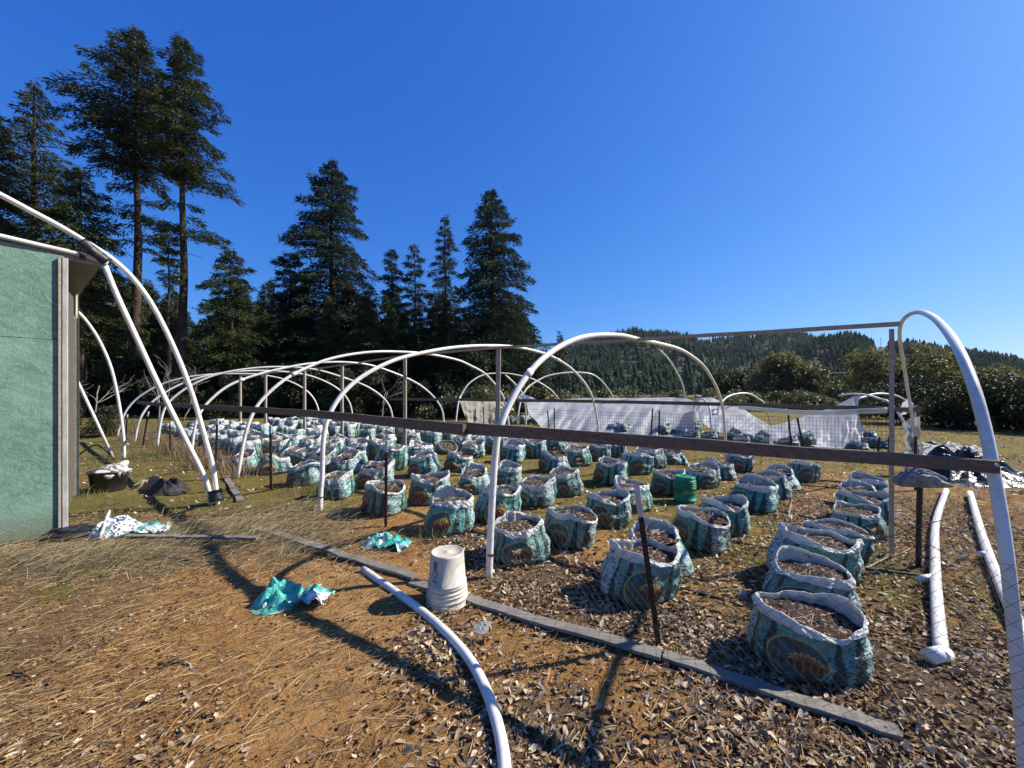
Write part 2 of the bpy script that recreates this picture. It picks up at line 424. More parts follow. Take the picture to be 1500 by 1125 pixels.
def mat_ground():
    t = NT('earth'); g = t.new('ShaderNodeNewGeometry').outputs['Position']
    a = t.new('ShaderNodeVertexColor', layer_name='Col'); s = t.new('ShaderNodeSeparateColor'); t.l.new(a.outputs[0], s.inputs[0])
    moss, straw, leaf = s.outputs[0], s.outputs[1], s.outputs[2]
    n1 = t.noise(1.1, 6, .62, g); n2 = t.noise(7, 6, .65, g); n3 = t.noise(45, 5, .7, g); n4 = t.noise(160, 3, .7, g)
    c = t.mix(t.sstep(n1, .3, .7), (.345, .165, .047), (.48, .275, .102))
    c = t.mix(t.m2('MULTIPLY', t.sstep(n2, .45, .7), .55), c, (.17, .075, .026))
    c = t.mix(t.m2('MULTIPLY', t.sstep(n3, .48, .72), .6), c, (.44, .265, .11))
    c = t.mix(t.m2('MULTIPLY', t.sstep(n4, .55, .75), .55), c, (.16, .085, .035))
    # straw duff
    sf = t.sstep(t.m2('ADD', straw, t.m2('MULTIPLY', t.m2('SUBTRACT', n2, .5), 1.3)), .35, .65)
    sc = t.mix(t.sstep(n3, .35, .65), (.10, .068, .034), (.25, .18, .09))
    c = t.mix(t.m2('MULTIPLY', sf, .8), c, sc)
    # leaf mould
    lf = t.sstep(t.m2('ADD', leaf, t.m2('MULTIPLY', t.m2('SUBTRACT', n2, .5), 1.4)), .35, .65)
    lc = t.mix(t.sstep(n3, .35, .7), (.055, .040, .027), (.17, .125, .082))
    c = t.mix(t.m2('MULTIPLY', lf, .85), c, lc)
    # moss
    mf = t.sstep(t.m2('ADD', moss, t.m2('MULTIPLY', t.m2('SUBTRACT', t.noise(2.6, 6, .7, g), .5), 1.9)), .42, .62)
    mc = t.mix(t.sstep(n3, .3, .7), (.06, .066, .014), (.165, .17, .034))
    c = t.mix(t.m2('MULTIPLY', mf, .75), c, mc)
    pt = t.sstep(t.noise(.9, 7, .72, g), .50, .62)
    c = t.mix(t.m2('MULTIPLY', t.m2('MULTIPLY', pt, t.sstep(moss, .1, .4)), .5), c, t.mix(t.sstep(n3, .35, .65), (.10, .055, .025), (.25, .16, .075)))
    # scattered pale chips and dark bits
    vo = t.new('ShaderNodeTexVoronoi'); vo.inputs['Scale'].default_value = 26; t.l.new(g, vo.inputs['Vector'])
    vs = t.new('ShaderNodeSeparateColor'); t.l.new(vo.outputs['Color'], vs.inputs[0])
    chip = t.m2('MULTIPLY', t.m2('LESS_THAN', vo.outputs['Distance'], .30), t.m2('GREATER_THAN', vs.outputs[0], .66))
    c = t.mix(t.m2('MULTIPLY', chip, .7), c, t.mix(vs.outputs[1], (.07, .045, .03), (.40, .33, .25)))
    t.bump(t.m2('ADD', t.m2('MULTIPLY', n2, .9), t.m2('ADD', t.m2('MULTIPLY', n3, .8), t.m2('MULTIPLY', n4, .45))), 1.0, .04)
    return t.done(c, .95, .1)
GROUND = mat_ground()

# axes of the greenhouse: along its length (A) and across it (B)
A2 = np.array([-.72, .69]); A2 /= np.linalg.norm(A2)
B2 = np.array([.69, .72]); B2 /= np.linalg.norm(B2)

# ------------------------------------------------------------------ ground
def ground_h(x, y):
    """gentle undulation in metres (arrays)"""
    return .012 * np.sin(1.7 * x + .6) * np.sin(1.3 * y + 1.1) + .006 * np.sin(5.1 * x + 2 * y) + .005 * np.sin(4.3 * y - 3 * x + 1)
def vnoise(x, y, s, seed=0):
    """cheap smooth value noise for arrays"""
    x = np.asarray(x) * s; y = np.asarray(y) * s
    xi = np.floor(x).astype(int); yi = np.floor(y).astype(int); fx = x - xi; fy = y - yi
    fx = fx * fx * (3 - 2 * fx); fy = fy * fy * (3 - 2 * fy)
    def h(i, j):
        k = (i * 374761393 + j * 668265263 + seed * 982451653) & 0x7fffffff
        k = ((k ^ (k >> 13)) * 1274126177) & 0x7fffffff
        return (k & 0xffff) / 65535.0
    return (h(xi, yi) * (1 - fx) + h(xi + 1, yi) * fx) * (1 - fy) + (h(xi, yi + 1) * (1 - fx) + h(xi + 1, yi + 1) * fx) * fy
def sst(v, a, b):
    t = np.clip((v - a) / (b - a), 0, 1); return t * t * (3 - 2 * t)
NF = np.array([.93, 2.44])                # a point of the front fence line
def fence_side(x, y):
    """metres beyond the front fence, measured across the greenhouse"""
    return (x - NF[0]) * .62 + (y - NF[1]) * .785
def w_leaf(x, y):
    fs = fence_side(x, y)
    w = np.exp(-((fs - .25) / .55) ** 2) * sst(x, -1.6, -.2)
    w = np.maximum(w, sst(x, .35, 1.3) * sst(y, 3.7, 1.7))
    w = np.maximum(w, .55 * sst(x, .8, 1.6) * sst(y, 5.2, 3.4))
    w = np.maximum(w, .9 * np.exp(-(((x - .12) / .45) ** 2 + ((y - 1.75) / .45) ** 2)))
    w = np.maximum(w, .8 * np.exp(-(((x + .45) / .3) ** 2 + ((y - 2.5) / .4) ** 2)))
    w = np.maximum(w, .20 * sst(x, -.9, -1.6) * sst(y, 2.4, 1.7))
    w = np.maximum(w, .55 * sst(x, 2.4, 3.2) * sst(y, 9, 5))
    return w
def w_moss(x, y):
    fs = fence_side(x, y)
    w = .70 * sst(fs, .55, 2.0) + .10 * sst(y, 9, 13)
    w = np.maximum(w, .75 * sst(x, -1.6, -2.6) * sst(y, 4.4, 5.6))
    w = np.maximum(w, .55 * np.exp(-(((x - 1.1) / .5) ** 2 + ((y - 2.75) / .35) ** 2)))
    w = np.maximum(w, .6 * np.exp(-(((x + 3.6) / .6) ** 2 + ((y - 3.2) / .4) ** 2)))
    w = w * (1 - .45 * sst(x, 3.3, 4.2) * sst(y, 9, 6))
    return w
def w_straw(x, y):
    w = .9 * sst(x + .35 * (y - 4), -2.6, -3.6) * sst(y, 7, 5)
    w = np.maximum(w, .35 * sst(fence_side(x, y), .3, -.4))
    w = np.maximum(w, .7 * sst(y, 24, 30)); w = np.maximum(w, .5 * sst(x, -7, -9))
    return w

def axis(lo, hi, step, far, gr=1.18):
    c = list(np.arange(lo, hi + 1e-6, step)); s = step; a = hi
    while a < far: s *= gr; a += s; c.append(a)
    s = step; a = lo; pre = []
    while a > -far: s *= gr; a -= s; pre.append(a)
    return np.array(pre[::-1] + c)
xs = axis(-6.5, 6.5, .075, 2900); ys = axis(.6, 8.5, .075, 1500)
gx, gy = np.meshgrid(xs, ys)
gz = ground_h(gx, gy)
nearw = sst(np.hypot(gx, gy), 14, 9)
gz = gz * nearw + nearw * .022 * (vnoise(gx, gy, 3.2, 1) - .5) + nearw * .014 * (vnoise(gx, gy, 8, 2) - .5)
rr_ = np.hypot(gx, gy)
V = np.stack([gx, gy, gz], -1).reshape(-1, 3)
nxx, nyy = len(xs), len(ys)
ii, jj = np.meshgrid(np.arange(nyy - 1), np.arange(nxx - 1), indexing='ij'); k0 = (ii * nxx + jj).ravel()
Fg = np.stack([k0, k0 + 1, k0 + nxx + 1, k0 + nxx], 1)
colg = np.stack([w_moss(gx, gy), w_straw(gx, gy), w_leaf(gx, gy)], -1).reshape(-1, 3)
tag(link('ground', mesh_np('ground', V, Fg, GROUND, True, colg)), kind='structure')

# ------------------------------------------------------------------ leaf litter, needles, grass
def scatter(n, x0, x1, y0, y1, wf, seed, patch=2.0):
    r = np.random.default_rng(seed); out = []
    tot = 0
    while tot < n:
        # sample denser near the viewer's end of the yard
        y = y0 * (y1 / y0) ** r.random(60000); x = r.uniform(x0, x1, 60000)
        keep = (np.abs(x) < y * 1.6 + .8)
        w = wf(x, y) * (.25 + 1.2 * vnoise(x, y, patch, seed) ** 1.5)
        keep &= r.random(60000) < w
        out.append(np.stack([x[keep], y[keep]], 1)); tot += keep.sum()
    return np.concatenate(out)[:n]

def leaf_mesh(name, pts, size, cols, seed, mat, aspect=.36, lift=.012, tilt=.45):
    r = np.random.default_rng(seed); n = len(pts)
    L = r.uniform(size[0], size[1], n); W = L * r.uniform(aspect * .75, aspect * 1.25, n)
    yaw = r.uniform(0, 2 * np.pi, n); curl = r.uniform(-.5, 1.3, n); bend = r.uniform(-.5, .9, n)
    # template rows: t, halfwidth
    tt = np.array([-.5, -.22, -.22, -.22, .18, .18, .18, .5]); ss = np.array([0, -.8, 0, .8, -1, 0, 1, 0.]) * .5
    lx = tt[None] * L[:, None]; ly = ss[None] * W[:, None]
    lz = curl[:, None] * (ss[None] ** 2) * 4 * W[:, None] * .5 + bend[:, None] * (tt[None] ** 2) * L[:, None] * .7
    pit = r.normal(0, tilt, n)[:, None]; rol = r.normal(0, tilt, n)[:, None]
    lx, lz = lx * np.cos(pit) - lz * np.sin(pit), lx * np.sin(pit) + lz * np.cos(pit)
    ly, lz = ly * np.cos(rol) - lz * np.sin(rol), ly * np.sin(rol) + lz * np.cos(rol)
    c, s = np.cos(yaw)[:, None], np.sin(yaw)[:, None]
    X = lx * c - ly * s + pts[:, :1]; Y = lx * s + ly * c + pts[:, 1:2]
    base = ground_h(pts[:, 0], pts[:, 1])[:, None]
    Z = lz - lz.min(1, keepdims=True) + base + r.uniform(.002, lift, n)[:, None]
    V = np.stack([X, Y, Z], -1).reshape(-1, 3)
    T = np.array([[0, 1, 2, 2], [0, 2, 3, 3], [1, 4, 5, 2], [2, 5, 6, 3], [4, 7, 5, 5], [5, 7, 6, 6]])
    tri = np.array([[0, 2, 1], [0, 3, 2], [1, 2, 5], [1, 5, 4], [2, 3, 6], [2, 6, 5], [4, 5, 7], [5, 6, 7]])
    Fs = (tri[None] + (np.arange(n) * 8)[:, None, None]).reshape(-1, 3)
    cols = np.array(cols); ci = r.integers(0, len(cols), n); cc = cols[ci] * r.uniform(.7, 1.2, (n, 1))
    return mesh_np(name, V, Fs, mat, False, np.repeat(cc, 8, 0))

leafcols = [(.38, .28, .17), (.48, .37, .25), (.27, .18, .10), (.14, .09, .05), (.58, .48, .35), (.33, .20, .09), (.44, .33, .21), (.23, .15, .09), (.12, .075, .045), (.20, .125, .07)]
pts = scatter(38000, -5, 6, 1.05, 9, lambda x, y: np.clip(w_leaf(x, y) - .12 + .03, .006, 1), 21, 2.6)
tag(link('leaf_litter', leaf_mesh('leaf_litter', pts, (.016, .064), leafcols, 5, LEAFLIT, .40, .010, .30)), 'curled tan bay leaves fallen over the dirt', 'leaf litter', kind='stuff')

def strips(name, pts, L, width, yaw_mu, yaw_sd, cols, seed, mat, lift=.01, arch=.02, nseg=3, stand=0.0, flop=0.6, taper=True):
    """thin bent strips: lying needles (stand=0) or grass blades (stand>0)"""
    r = np.random.default_rng(seed); n = len(pts)
    Ln = r.uniform(L[0], L[1], n); W = r.uniform(width[0], width[1], n)
    yaw = r.normal(yaw_mu, yaw_sd, n); t = np.linspace(0, 1, nseg + 1)
    side = r.normal(0, .35, n)
    if stand > 0:
        el0 = r.normal(stand, .25, n); fl = r.uniform(.3, 1, n) * flop
        ang = el0[:, None] - fl[:, None] * t[None] * 2
        dx = np.cos(ang); dz = np.sin(ang)
        hx = np.cumsum(dx, 1) / (nseg + 1) * Ln[:, None]; hz = np.maximum(np.cumsum(dz, 1) / (nseg + 1) * Ln[:, None], 0.004)
        hx -= hx[:, :1]; hz -= hz[:, :1]
    else:
        hx = (t[None] - .5) * Ln[:, None]
        hz = (1 - (2 * t[None] - 1) ** 2) * r.uniform(-.2, 1, n)[:, None] * arch * Ln[:, None] * 4
        hz = hz - hz.min(1, keepdims=True) + r.normal(0, .05, n)[:, None] * (t[None] - .5) * Ln[:, None]
        hz = hz - hz.min(1, keepdims=True)
    hy = side[:, None] * (t[None] ** 2) * Ln[:, None] * .6
    wt = (1 - .85 * t) if (taper and stand > 0) else np.array([.3] + [1] * (nseg - 1) + [.3])
    out = []
    for sg in (-1, 1):
        ly = hy + sg * W[:, None] * .5 * wt[None]
        X = hx * np.cos(yaw)[:, None] - ly * np.sin(yaw)[:, None] + pts[:, :1]
        Y = hx * np.sin(yaw)[:, None] + ly * np.cos(yaw)[:, None] + pts[:, 1:2]
        Z = hz + ground_h(pts[:, 0], pts[:, 1])[:, None] + r.uniform(.0, 1, n)[:, None] * lift * (1 if sg > 0 else 1) * 0 + lift * ((np.arange(n) % 7) / 7.0)[:, None] + (.0015 if sg > 0 else 0)
        out.append(np.stack([X, Y, Z], -1))
    V = np.stack(out, 2).reshape(n, -1, 3); nv = V.shape[1]
    q = np.array([[2 * i, 2 * i + 1, 2 * i + 3, 2 * i + 2] for i in range(nseg)])
    Fs = (q[None] + (np.arange(n) * nv)[:, None, None]).reshape(-1, 4)
    cols = np.array(cols); cc = cols[r.integers(0, len(cols), n)] * r.uniform(.7, 1.2, (n, 1))
    return mesh_np(name, V.reshape(-1, 3), Fs, mat, False, np.repeat(cc, nv, 0))

pts = scatter(16000, -5.5, 3.2, 1.05, 5.5, lambda x, y: np.clip(.25 + .75 * sst(fence_side(x, y), .6, -.2), 0, 1) * .8, 27, 3.1)
fragc = [(.20, .10, .04), (.12, .06, .028), (.07, .04, .022), (.34, .22, .11), (.42, .32, .20), (.26, .14, .055), (.5, .42, .32), (.05, .032, .02)]
tag(link('dirt_crumbs', leaf_mesh('dirt_crumbs', pts, (.006, .026), fragc, 25, LEAFLIT, .7, .004, .6)), 'small crumbs of bark, clod and broken leaf over the orange dirt', 'debris', kind='stuff')
strawcols = [(.34, .22, .09), (.26, .155, .06), (.17, .085, .033), (.11, .055, .024), (.42, .30, .15), (.22, .12, .045), (.08, .042, .02)]
def w_needle(x, y):
    return np.clip(.75 * sst(fence_side(x, y), .5, -.3) + .12, 0, 1) * sst(y, 6, 4)
pts = scatter(17000, -6, 3, 1.05, 6, w_needle, 31, 1.6)
tag(link('dry_needles', strips('dry_needles', pts, (.04, .17), (.0016, .0032), R(28), R(38), strawcols, 6, NEEDLE, .014, .03)), 'straw coloured fallen pine needles strewn over the orange dirt', 'pine needles', kind='stuff')
gcols = [(.32, .25, .14), (.24, .18, .09), (.12, .085, .045), (.42, .35, .21), (.07, .05, .027), (.19, .17, .06), (.37, .30, .17)]
def w_grass(x, y):
    w = .9 * np.exp(-((x + 3.1 + .9 * (y - 4.3)) / .9) ** 2) * np.exp(-((y - 4.25) / .5) ** 2)
    w = np.maximum(w, np.exp(-((x + 4.2) / .9) ** 2) * np.exp(-((y - 3.65) / .35) ** 2))
    w = np.maximum(w, .8 * np.exp(-((x + 3.0) / .7) ** 2) * np.exp(-((y - 4.9) / .4) ** 2))
    return np.clip(w, 0, 1)
pts = scatter(7000, -6.2, -1, 3.0, 6.5, w_grass, 41, 1.4)
tag(link('dry_grass', strips('dry_grass', pts, (.16, .42), (.003, .006), R(20), R(45), gcols, 8, GRASSM, .01, .02, 4, stand=.75, flop=.8)), 'flopped dry tan grass in front of the green shed', 'dry grass', kind='stuff')
def w_weed(x, y):
    fs = fence_side(x, y)
    return np.exp(-((fs - .15) / .28) ** 2) * sst(x, -4.6, -6) * sst(y, 18, 14)
pts = scatter(4200, -16, -4, 7, 17, w_weed, 43, 1.2)
wc = [(.24, .15, .09), (.30, .20, .12), (.17, .10, .06), (.34, .26, .16)]
tag(link('dry_weeds', strips('dry_weeds', pts, (.15, .48), (.006, .012), 0, 3, wc, 9, GRASSM, .0, .02, 3, stand=1.25, flop=.35)), 'brown dry weeds standing along the far end of the front fence', 'dry weeds', kind='stuff')
def w_tuft(x, y):
    w = np.exp(-(((x - 2.13) / .12) ** 2 + ((y - 4.92) / .12) ** 2))
    for (tx, ty, s) in ((-.92, 4.25, .13), (-3.05, 6.15, .3), (-3.35, 6.4, .3), (-6.6, 6.0, .2), (-5.2, 5.0, .25), (-4.9, 9.2, .5), (-9.0, 9.6, .7)):
        w = np.maximum(w, np.exp(-(((x - tx) / s) ** 2 + ((y - ty) / s) ** 2)))
    return w
pts = scatter(2600, -11, 3, 3.5, 11, w_tuft, 44, .5)
def w_field(x, y):
    fs = fence_side(x, y)
    w = np.maximum(.55 * sst(fs, .3, 1.2), .75 * sst(x, -1.5, -2.8) * sst(y, 4.3, 5.5))
    w = np.maximum(w, .4 * sst(y, 6, 9))
    return w * np.clip(vnoise(x, y, .8, 71) * 2.2 - .5, .08, 1)
pts2 = scatter(42000, -20, 34, 3.0, 30, w_field, 45, 2.2)
fcols = [(.11, .12, .03), (.17, .16, .05), (.25, .20, .10), (.13, .105, .05), (.085, .10, .025), (.14, .155, .036), (.08, .055, .03)]
wd_ = np.hypot(pts2[:, 0], pts2[:, 1])
for nm_, msk, L_, W_ in (('field_grass', wd_ < 8.5, (.03, .12), (.003, .006)), ('field_grass', wd_ >= 8.5, (.06, .20), (.010, .022))):
    tag(link(nm_, strips(nm_, pts2[msk], L_, W_, 0, 3, fcols, 12, GRASSM, .0, .02, 2, stand=.7, flop=.6)), 'short patchy moss and dry grass across the ' + ('bag field' if L_[1] < .15 else 'far clearing'), 'grass', kind='stuff')
pts3 = scatter(9000, -14, 24, 3.5, 22, lambda x, y: .6 * sst(fence_side(x, y), .3, 1.0) + .3 * sst(x, -2, -3) * sst(y, 4, 5), 46, 1.5)
tag(link('field_litter', leaf_mesh('field_litter', pts3, (.04, .10), leafcols + [(.7, .66, .58)] * 3, 15, LEAFLIT)), 'pale leaves and chips scattered between the soil bags', 'leaf litter', kind='stuff')
tag(link('grass_tufts', strips('grass_tufts', pts, (.10, .30), (.004, .007), 0, 3, [(.07, .10, .03), (.10, .13, .04), (.22, .20, .09), (.16, .14, .06)], 10, GRASSM, .0, .02, 3, stand=1.2, flop=.4)), 'small green and tan grass tufts among the bags and pipes', 'grass', kind='stuff')
# ------------------------------------------------------------------ greenhouse frame
def arch(near, far, pts, lift=0.0):
    """points of a pipe bent in the upright plane through its two feet (feet given on the ground)"""
    a = G(*near)[:2]; b = G(*far)[:2]; u = b - a; out = [np.array([a[0], a[1], -.06])]
    for (px, py) in pts:
        k = (px - CX) / F
        t = (k * a[1] - a[0]) / (u[0] - k * u[1])
        d = a[1] + u[1] * t
        out.append(P(px, py, d))
    out.append(np.array([b[0], b[1], -.06]))
    return out
HOOPS = [
 ((716, 846), (1064, 671), [(719, 770), (725, 670), (731, 632), (744, 597), (765, 560), (792, 528), (827, 504), (863, 492), (908, 491), (935, 497), (962, 502.5), (994, 511), (1015, 523), (1031, 537), (1044, 557), (1053, 577), (1060, 608)]),
 ((469, 748), (878, 655), [(470, 720), (472, 697), (473, 653), (478, 620), (490, 593), (508, 570), (533, 550), (567, 532), (600, 521), (650, 511), (690, 507), (730, 506.5), (760, 509), (787, 515), (808, 522), (832, 536), (848, 551), (861, 568), (870, 590), (876, 625)]),
 ((347, 702), (747, 645), [(357, 647), (367, 613), (380, 590), (403, 567), (427, 550), (460, 534), (490, 524), (530, 517), (570, 515), (623, 518), (669, 527), (690, 536), (707, 545), (720, 557), (731, 571), (739, 587), (745, 620)]),
 ((279, 674), (652, 638), [(282, 650), (286, 623), (294, 603), (307, 587), (327, 570), (350, 558), (383, 547), (417, 539), (450, 533), (483, 530.5), (513, 531), (543, 535), (577, 546), (610, 561), (632, 578), (646, 597), (650, 615)]),
 ((230, 655), (577, 634), [(235, 620), (242, 597), (257, 580), (283, 563), (317, 549), (357, 541), (400, 537.5), (440, 538.5), (470, 543), (500, 552), (533, 564), (556, 578), (570, 594), (575, 612)]),
 ((197, 648), (518, 630), [(203, 620), (213, 600), (230, 583), (260, 565), (297, 552), (333, 545.5), (377, 543), (417, 544.5), (450, 549.5), (477, 559), (498, 572), (511, 588), (516, 606)]),
 ((171, 639), (469, 628), [(178, 617), (188, 597), (207, 579), (237, 563), (267, 554), (307, 548.5), (350, 547.5), (383, 549), (417, 556), (443, 568), (459, 583), (467, 603)])]
gh = empty('greenhouse_frame', 'open hoop greenhouse frame of white bent pipes, timber rails and ridge posts over the bags', 'greenhouse', (1.8, 5.6, 0))
def hoop_part(pts, parent, r=.031, name='hoop', n=4):
    mb = MB(); mb.tube(catmull(pts, n), r, 12); return part(name, mb, PVC, parent, True)
# the nearest hoop, its points placed one by one (px, py, distance)
H1 = [(1505, 1160, 1.58), (1498, 1060, 1.61), (1484, 900, 1.66), (1470, 780, 1.72), (1455, 690, 1.80), (1441, 620, 1.88), (1424, 560, 2.0), (1402, 508, 2.24), (1380, 477, 2.72), (1362, 462, 3.35), (1345, 457, 4.1), (1330, 462, 4.95), (1320, 474, 5.5), (1318, 495, 6.0), (1323, 530, 6.45), (1331, 580, 6.85), (1339, 630, 7.1), (1348, 693, 7.3)]
p1 = [P(*q) for q in H1]; p1[0] = np.array([p1[0][0], p1[0][1], -.06]); p1.append(np.array([7.72, 7.32, -.06]))
hoop_part(p1, gh, .0235)
for i, (a, b, c) in enumerate(HOOPS):
    h = hoop_part(arch(a, b, c), gh)
    tp_ = catmull(arch(a, b, c), 4); kq = int(len(tp_) * (.30, .72, .28, .34, .66, .3, .3)[i])
    mb = MB(); mb.tube(tp_[kq:kq + 2], .0365, 12); part('coupling', mb, PVC, h, True)
    if i in (0, 1):                            # black cord ties on the near legs
        mb = MB(); g0 = G(*a); px, py = ((719, 812), (470, 728))[i]; q = P(px, py, g0[1])
        mb.tube([q + (0, 0, -.006), q + (0, 0, .006)], .0335, 12); part('cord_tie', mb, BLACKTAPE, h)
# ridge posts and ridge rail
TOPS = [((1306, 816), 3.77, 482), ((728, 694), 7.6, 511), ((593, 662), 10.4, 522), ((501, 645), 12.9, 536), ((446, 637), 14.6, 543), ((389, 631), 16.0, 548), ((352, 627), 17.6, 551)]
tops = []
for i, ((bx, by), d, ty) in enumerate(TOPS):
    x = (bx - CX) / F * d; zt = EYE - (ty - CY) / F * d; tops.append(np.array([x, d, zt]))
    mb = MB(); mb.board((x, d, -.1), (x + (.03 if i == 1 else .0), d, zt), .089 if i else .024, .089 if i else .036, up=(1, .1, 0), seg=6, wob=.003, seed=i)
    part('ridge_post', mb, WOODPOST, gh)
tops[0] = tops[0] + (0, 0, .02)
for i in range(6):
    a, b = tops[i].copy(), tops[i + 1].copy(); u = (b - a) / np.linalg.norm(b - a)
    if i == 0: a = a - u * .06
    mb = MB(); mb.board(a + (0, 0, .022), b + (0, 0, .022) - u * .004, .089, .038, seg=10, wob=.004, seed=20 + i)
    part('ridge_rail', mb, WOODPOST, gh)
# near side rail: two long boards along the camera-side legs
def near_leg(t):
    a, b = np.array([2.1, 1.74]), np.array([-.2, 3.30]); return a + (b - a) * t
side = np.array([-.618, -.786]) * .055
r0 = P(1462, 683.5, 1.76); r1 = np.array([*(near_leg(1.15)), 1.288]); r1[:2] += side
mb = MB(); mb.board(r0, r1, .038, .058, h1=.106, seg=14, wob=.003, seed=3); part('side_rail', mb, WOOD, gh)
pts = [np.array([-.2, 3.35]), np.array([-2.64, 5.3]), np.array([-5.14, 7.23]), np.array([-7.6, 9.12]), np.array([-10.1, 11.05]), np.array([-12.5, 12.95])]
zs = [1.29, 1.31, 1.30, 1.28, 1.27, 1.26]
q0 = r1 + np.array([-.786, .618, 0]) * -.25 + np.array([.618, .786, 0]) * -.042; q0[2] = 1.285
prev = q0
for i in range(1, 6):
    nx = np.array([*(pts[i] + side), zs[i]])
    mb = MB(); mb.board(prev, nx, .038, .098, seg=8, wob=.004, seed=30 + i); part('side_rail', mb, WOOD, gh)
    prev = nx + np.array([-.786, .618, 0]) * .004
# far side rail
fp = [P(1352, 600.5, 7.05), P(1060, 592, 9.15), P(868, 588, 11.1), P(740, 586, 12.7), P(648, 585, 13.7), P(572, 585, 15)]
for i in range(5):
    mb = MB(); u = fp[i + 1] - fp[i]; u = u / np.linalg.norm(u)
    mb.board(fp[i] + u * .004, fp[i + 1], .038, .089, seg=8, wob=.006, seed=40 + i); part('side_rail', mb, WOOD, gh)
# bolt where the near rail meets the first hoop
mb = MB(); q = P(1459, 681, 1.725); mb.tube([q, q + (-.012, -.016, 0)], .007, 8); part('bolt', mb, STEEL, gh)
# film rolled up and lashed under the far rail
rp = [P(1082, 597, 8.7), P(1120, 600, 8.35), P(1165, 604, 8.0), P(1210, 604.5, 7.75), P(1260, 603, 7.5), P(1300, 601, 7.25)]
mb = MB(); mb.tube(catmull(rp, 5), .04, 12, .055)
mb.v = [tuple(np.array(p) + .012 * np.array([fbm((p[0] * 6, p[1] * 6, p[2] * 20)), 0, fbm((p[0] * 5 + 9, p[1] * 5, p[2] * 9))])) for p in mb.v]
single('rolled_film', mb, SHEETCLR, 'roll of grey greenhouse film sagging under the far side rail', 'plastic film', rp[2], True)

# ------------------------------------------------------------------ wire fences
def tpost(parent, base, top, mat, tip=True, s=1.0, tipmat=TIPW, tipf=.16):
    b = np.array(base, float); t = np.array(top, float); u = t - b; c = t - u * (tipf if tip else 0)
    mb = MB(); mb.board(b - u * .15, c, .034 * s, .007 * s, up=(0, 1, 0), seg=2, wob=0); mb.board(b - u * .15 + (0, .016 * s, 0), c + (0, .016 * s, 0), .006 * s, .03 * s, up=(0, 1, 0), seg=2, wob=0)
    nst = int(np.linalg.norm(u) / .055)
    for k in range(2, nst):
        q = b + u * (k / nst) * (1 - (tipf if tip else 0)); mb.box(q + (0, -.007 * s, 0), (.012 * s, .009, .012))
    po = part('post', mb, mat, parent)
    if tip:
        mb = MB(); mb.board(c, t, .035 * s, .008 * s, up=(0, 1, 0), seg=2, wob=0); mb.board(c + (0, .016 * s, 0), t + (0, .016 * s, 0), .007 * s, .03 * s, up=(0, 1, 0), seg=2, wob=0)
        V = np.array(mb.v) - wloc(po); link('post_tip', mesh_np('post_tip', V, mb.f, tipmat), po)
    return po
def wires_mesh(lines, r):
    """many thin wires (each an (m,3) array) as one mesh of three-sided prisms"""
    Vs = []; Fs = []; o = 0
    offs = np.array([[math.cos(w), math.sin(w)] for w in (math.pi / 2, math.pi * 7 / 6, math.pi * 11 / 6)]) * r
    for ln in lines:
        m = len(ln)
        if m < 2: continue
        d = ln[-1] - ln[0]; d = d / (np.linalg.norm(d) + 1e-9)
        a = np.cross(d, (0, .1, 1.0)) if abs(d[2]) < .95 else np.cross(d, (1.0, 0, 0)); a /= np.linalg.norm(a); b = np.cross(d, a)
        ring = offs[:, :1] * a[None] + offs[:, 1:] * b[None]
        Vs.append((ln[:, None, :] + ring[None]).reshape(-1, 3))
        i = np.arange(m - 1)[:, None] * 3 + o
        for k in range(3):
            Fs.append(np.concatenate([i + k, i + (k + 1) % 3, i + 3 + (k + 1) % 3, i + 3 + k], 1))
        o += 3 * m
    return np.concatenate(Vs), np.concatenate(Fs)
def poly_at(poly, s):
    poly = np.asarray(poly, float); seg = np.linalg.norm(np.diff(poly, axis=0), axis=1); cs = np.concatenate([[0], np.cumsum(seg)])
    return np.stack([np.interp(s, cs, poly[:, k]) for k in range(poly.shape[1])], -1), cs[-1]
def diamond_net(poly, height, cell, slack=.03, seed=0, ztop=None):
    L = poly_at(poly, np.array([0.]))[1]; lines = []
    def warp(s, z):
        p, _ = poly_at(poly, s)
        hh = 1 - .10 * np.sin(s / 2.9 * math.pi) ** 2 - .05 * vnoise(s, s * 0, 1.1, seed)
        w = slack * (2 * vnoise(s, z * 2, 1.5, seed) - 1 + .5 * (2 * vnoise(s, z, 5, seed + 1) - 1))
        ds = .4 * slack * (2 * vnoise(s + 5, z * 2, 2.2, seed + 2) - 1)
        return np.stack([p[:, 0] + .62 * w + .7 * ds, p[:, 1] + .785 * w, z * hh + .01], -1)
    n = int((L + height) / cell)
    for k in range(-int(height / cell), n):
        for sg in (1, -1):
            z = np.linspace(0, height, 9); s = k * cell + (z if sg > 0 else height - z)
            ok = (s >= 0) & (s <= L)
            if ok.sum() < 2: continue
            lines.append(warp(s[ok], z[ok]))
    ss = np.arange(0, L, .12)
    for z in (.0, height): lines.append(warp(ss, np.full(len(ss), z)))
    return lines
ff = empty('wire_fence', 'slack black diamond netting on dark steel posts along the near side of the hoops', 'fence', (.93, 2.44, 0))
FB = [((965, 946), (932, 709)), ((565, 771), (566, 646)), ((397, 716), (396, 623)), ((316, 682), (318, 613)), ((249, 664), (249, 617)), ((209, 655), (217, 603)), ((184, 645), (186, 607))]
fpoly = [np.array([2.25, 1.36])]
for i, (b, t) in enumerate(FB):
    g = G(*b); fpoly.append(g[:2]); top = P(t[0], t[1], g[1] + (-.05 if i == 0 else 0))
    tpost(ff, g, top, TPOSTB if i == 0 else TPOST, s=1.0 if i < 2 else 1.25, tipf=.20 if i == 0 else .13)
fpoly.append(np.array([-15.5, 14.6]))
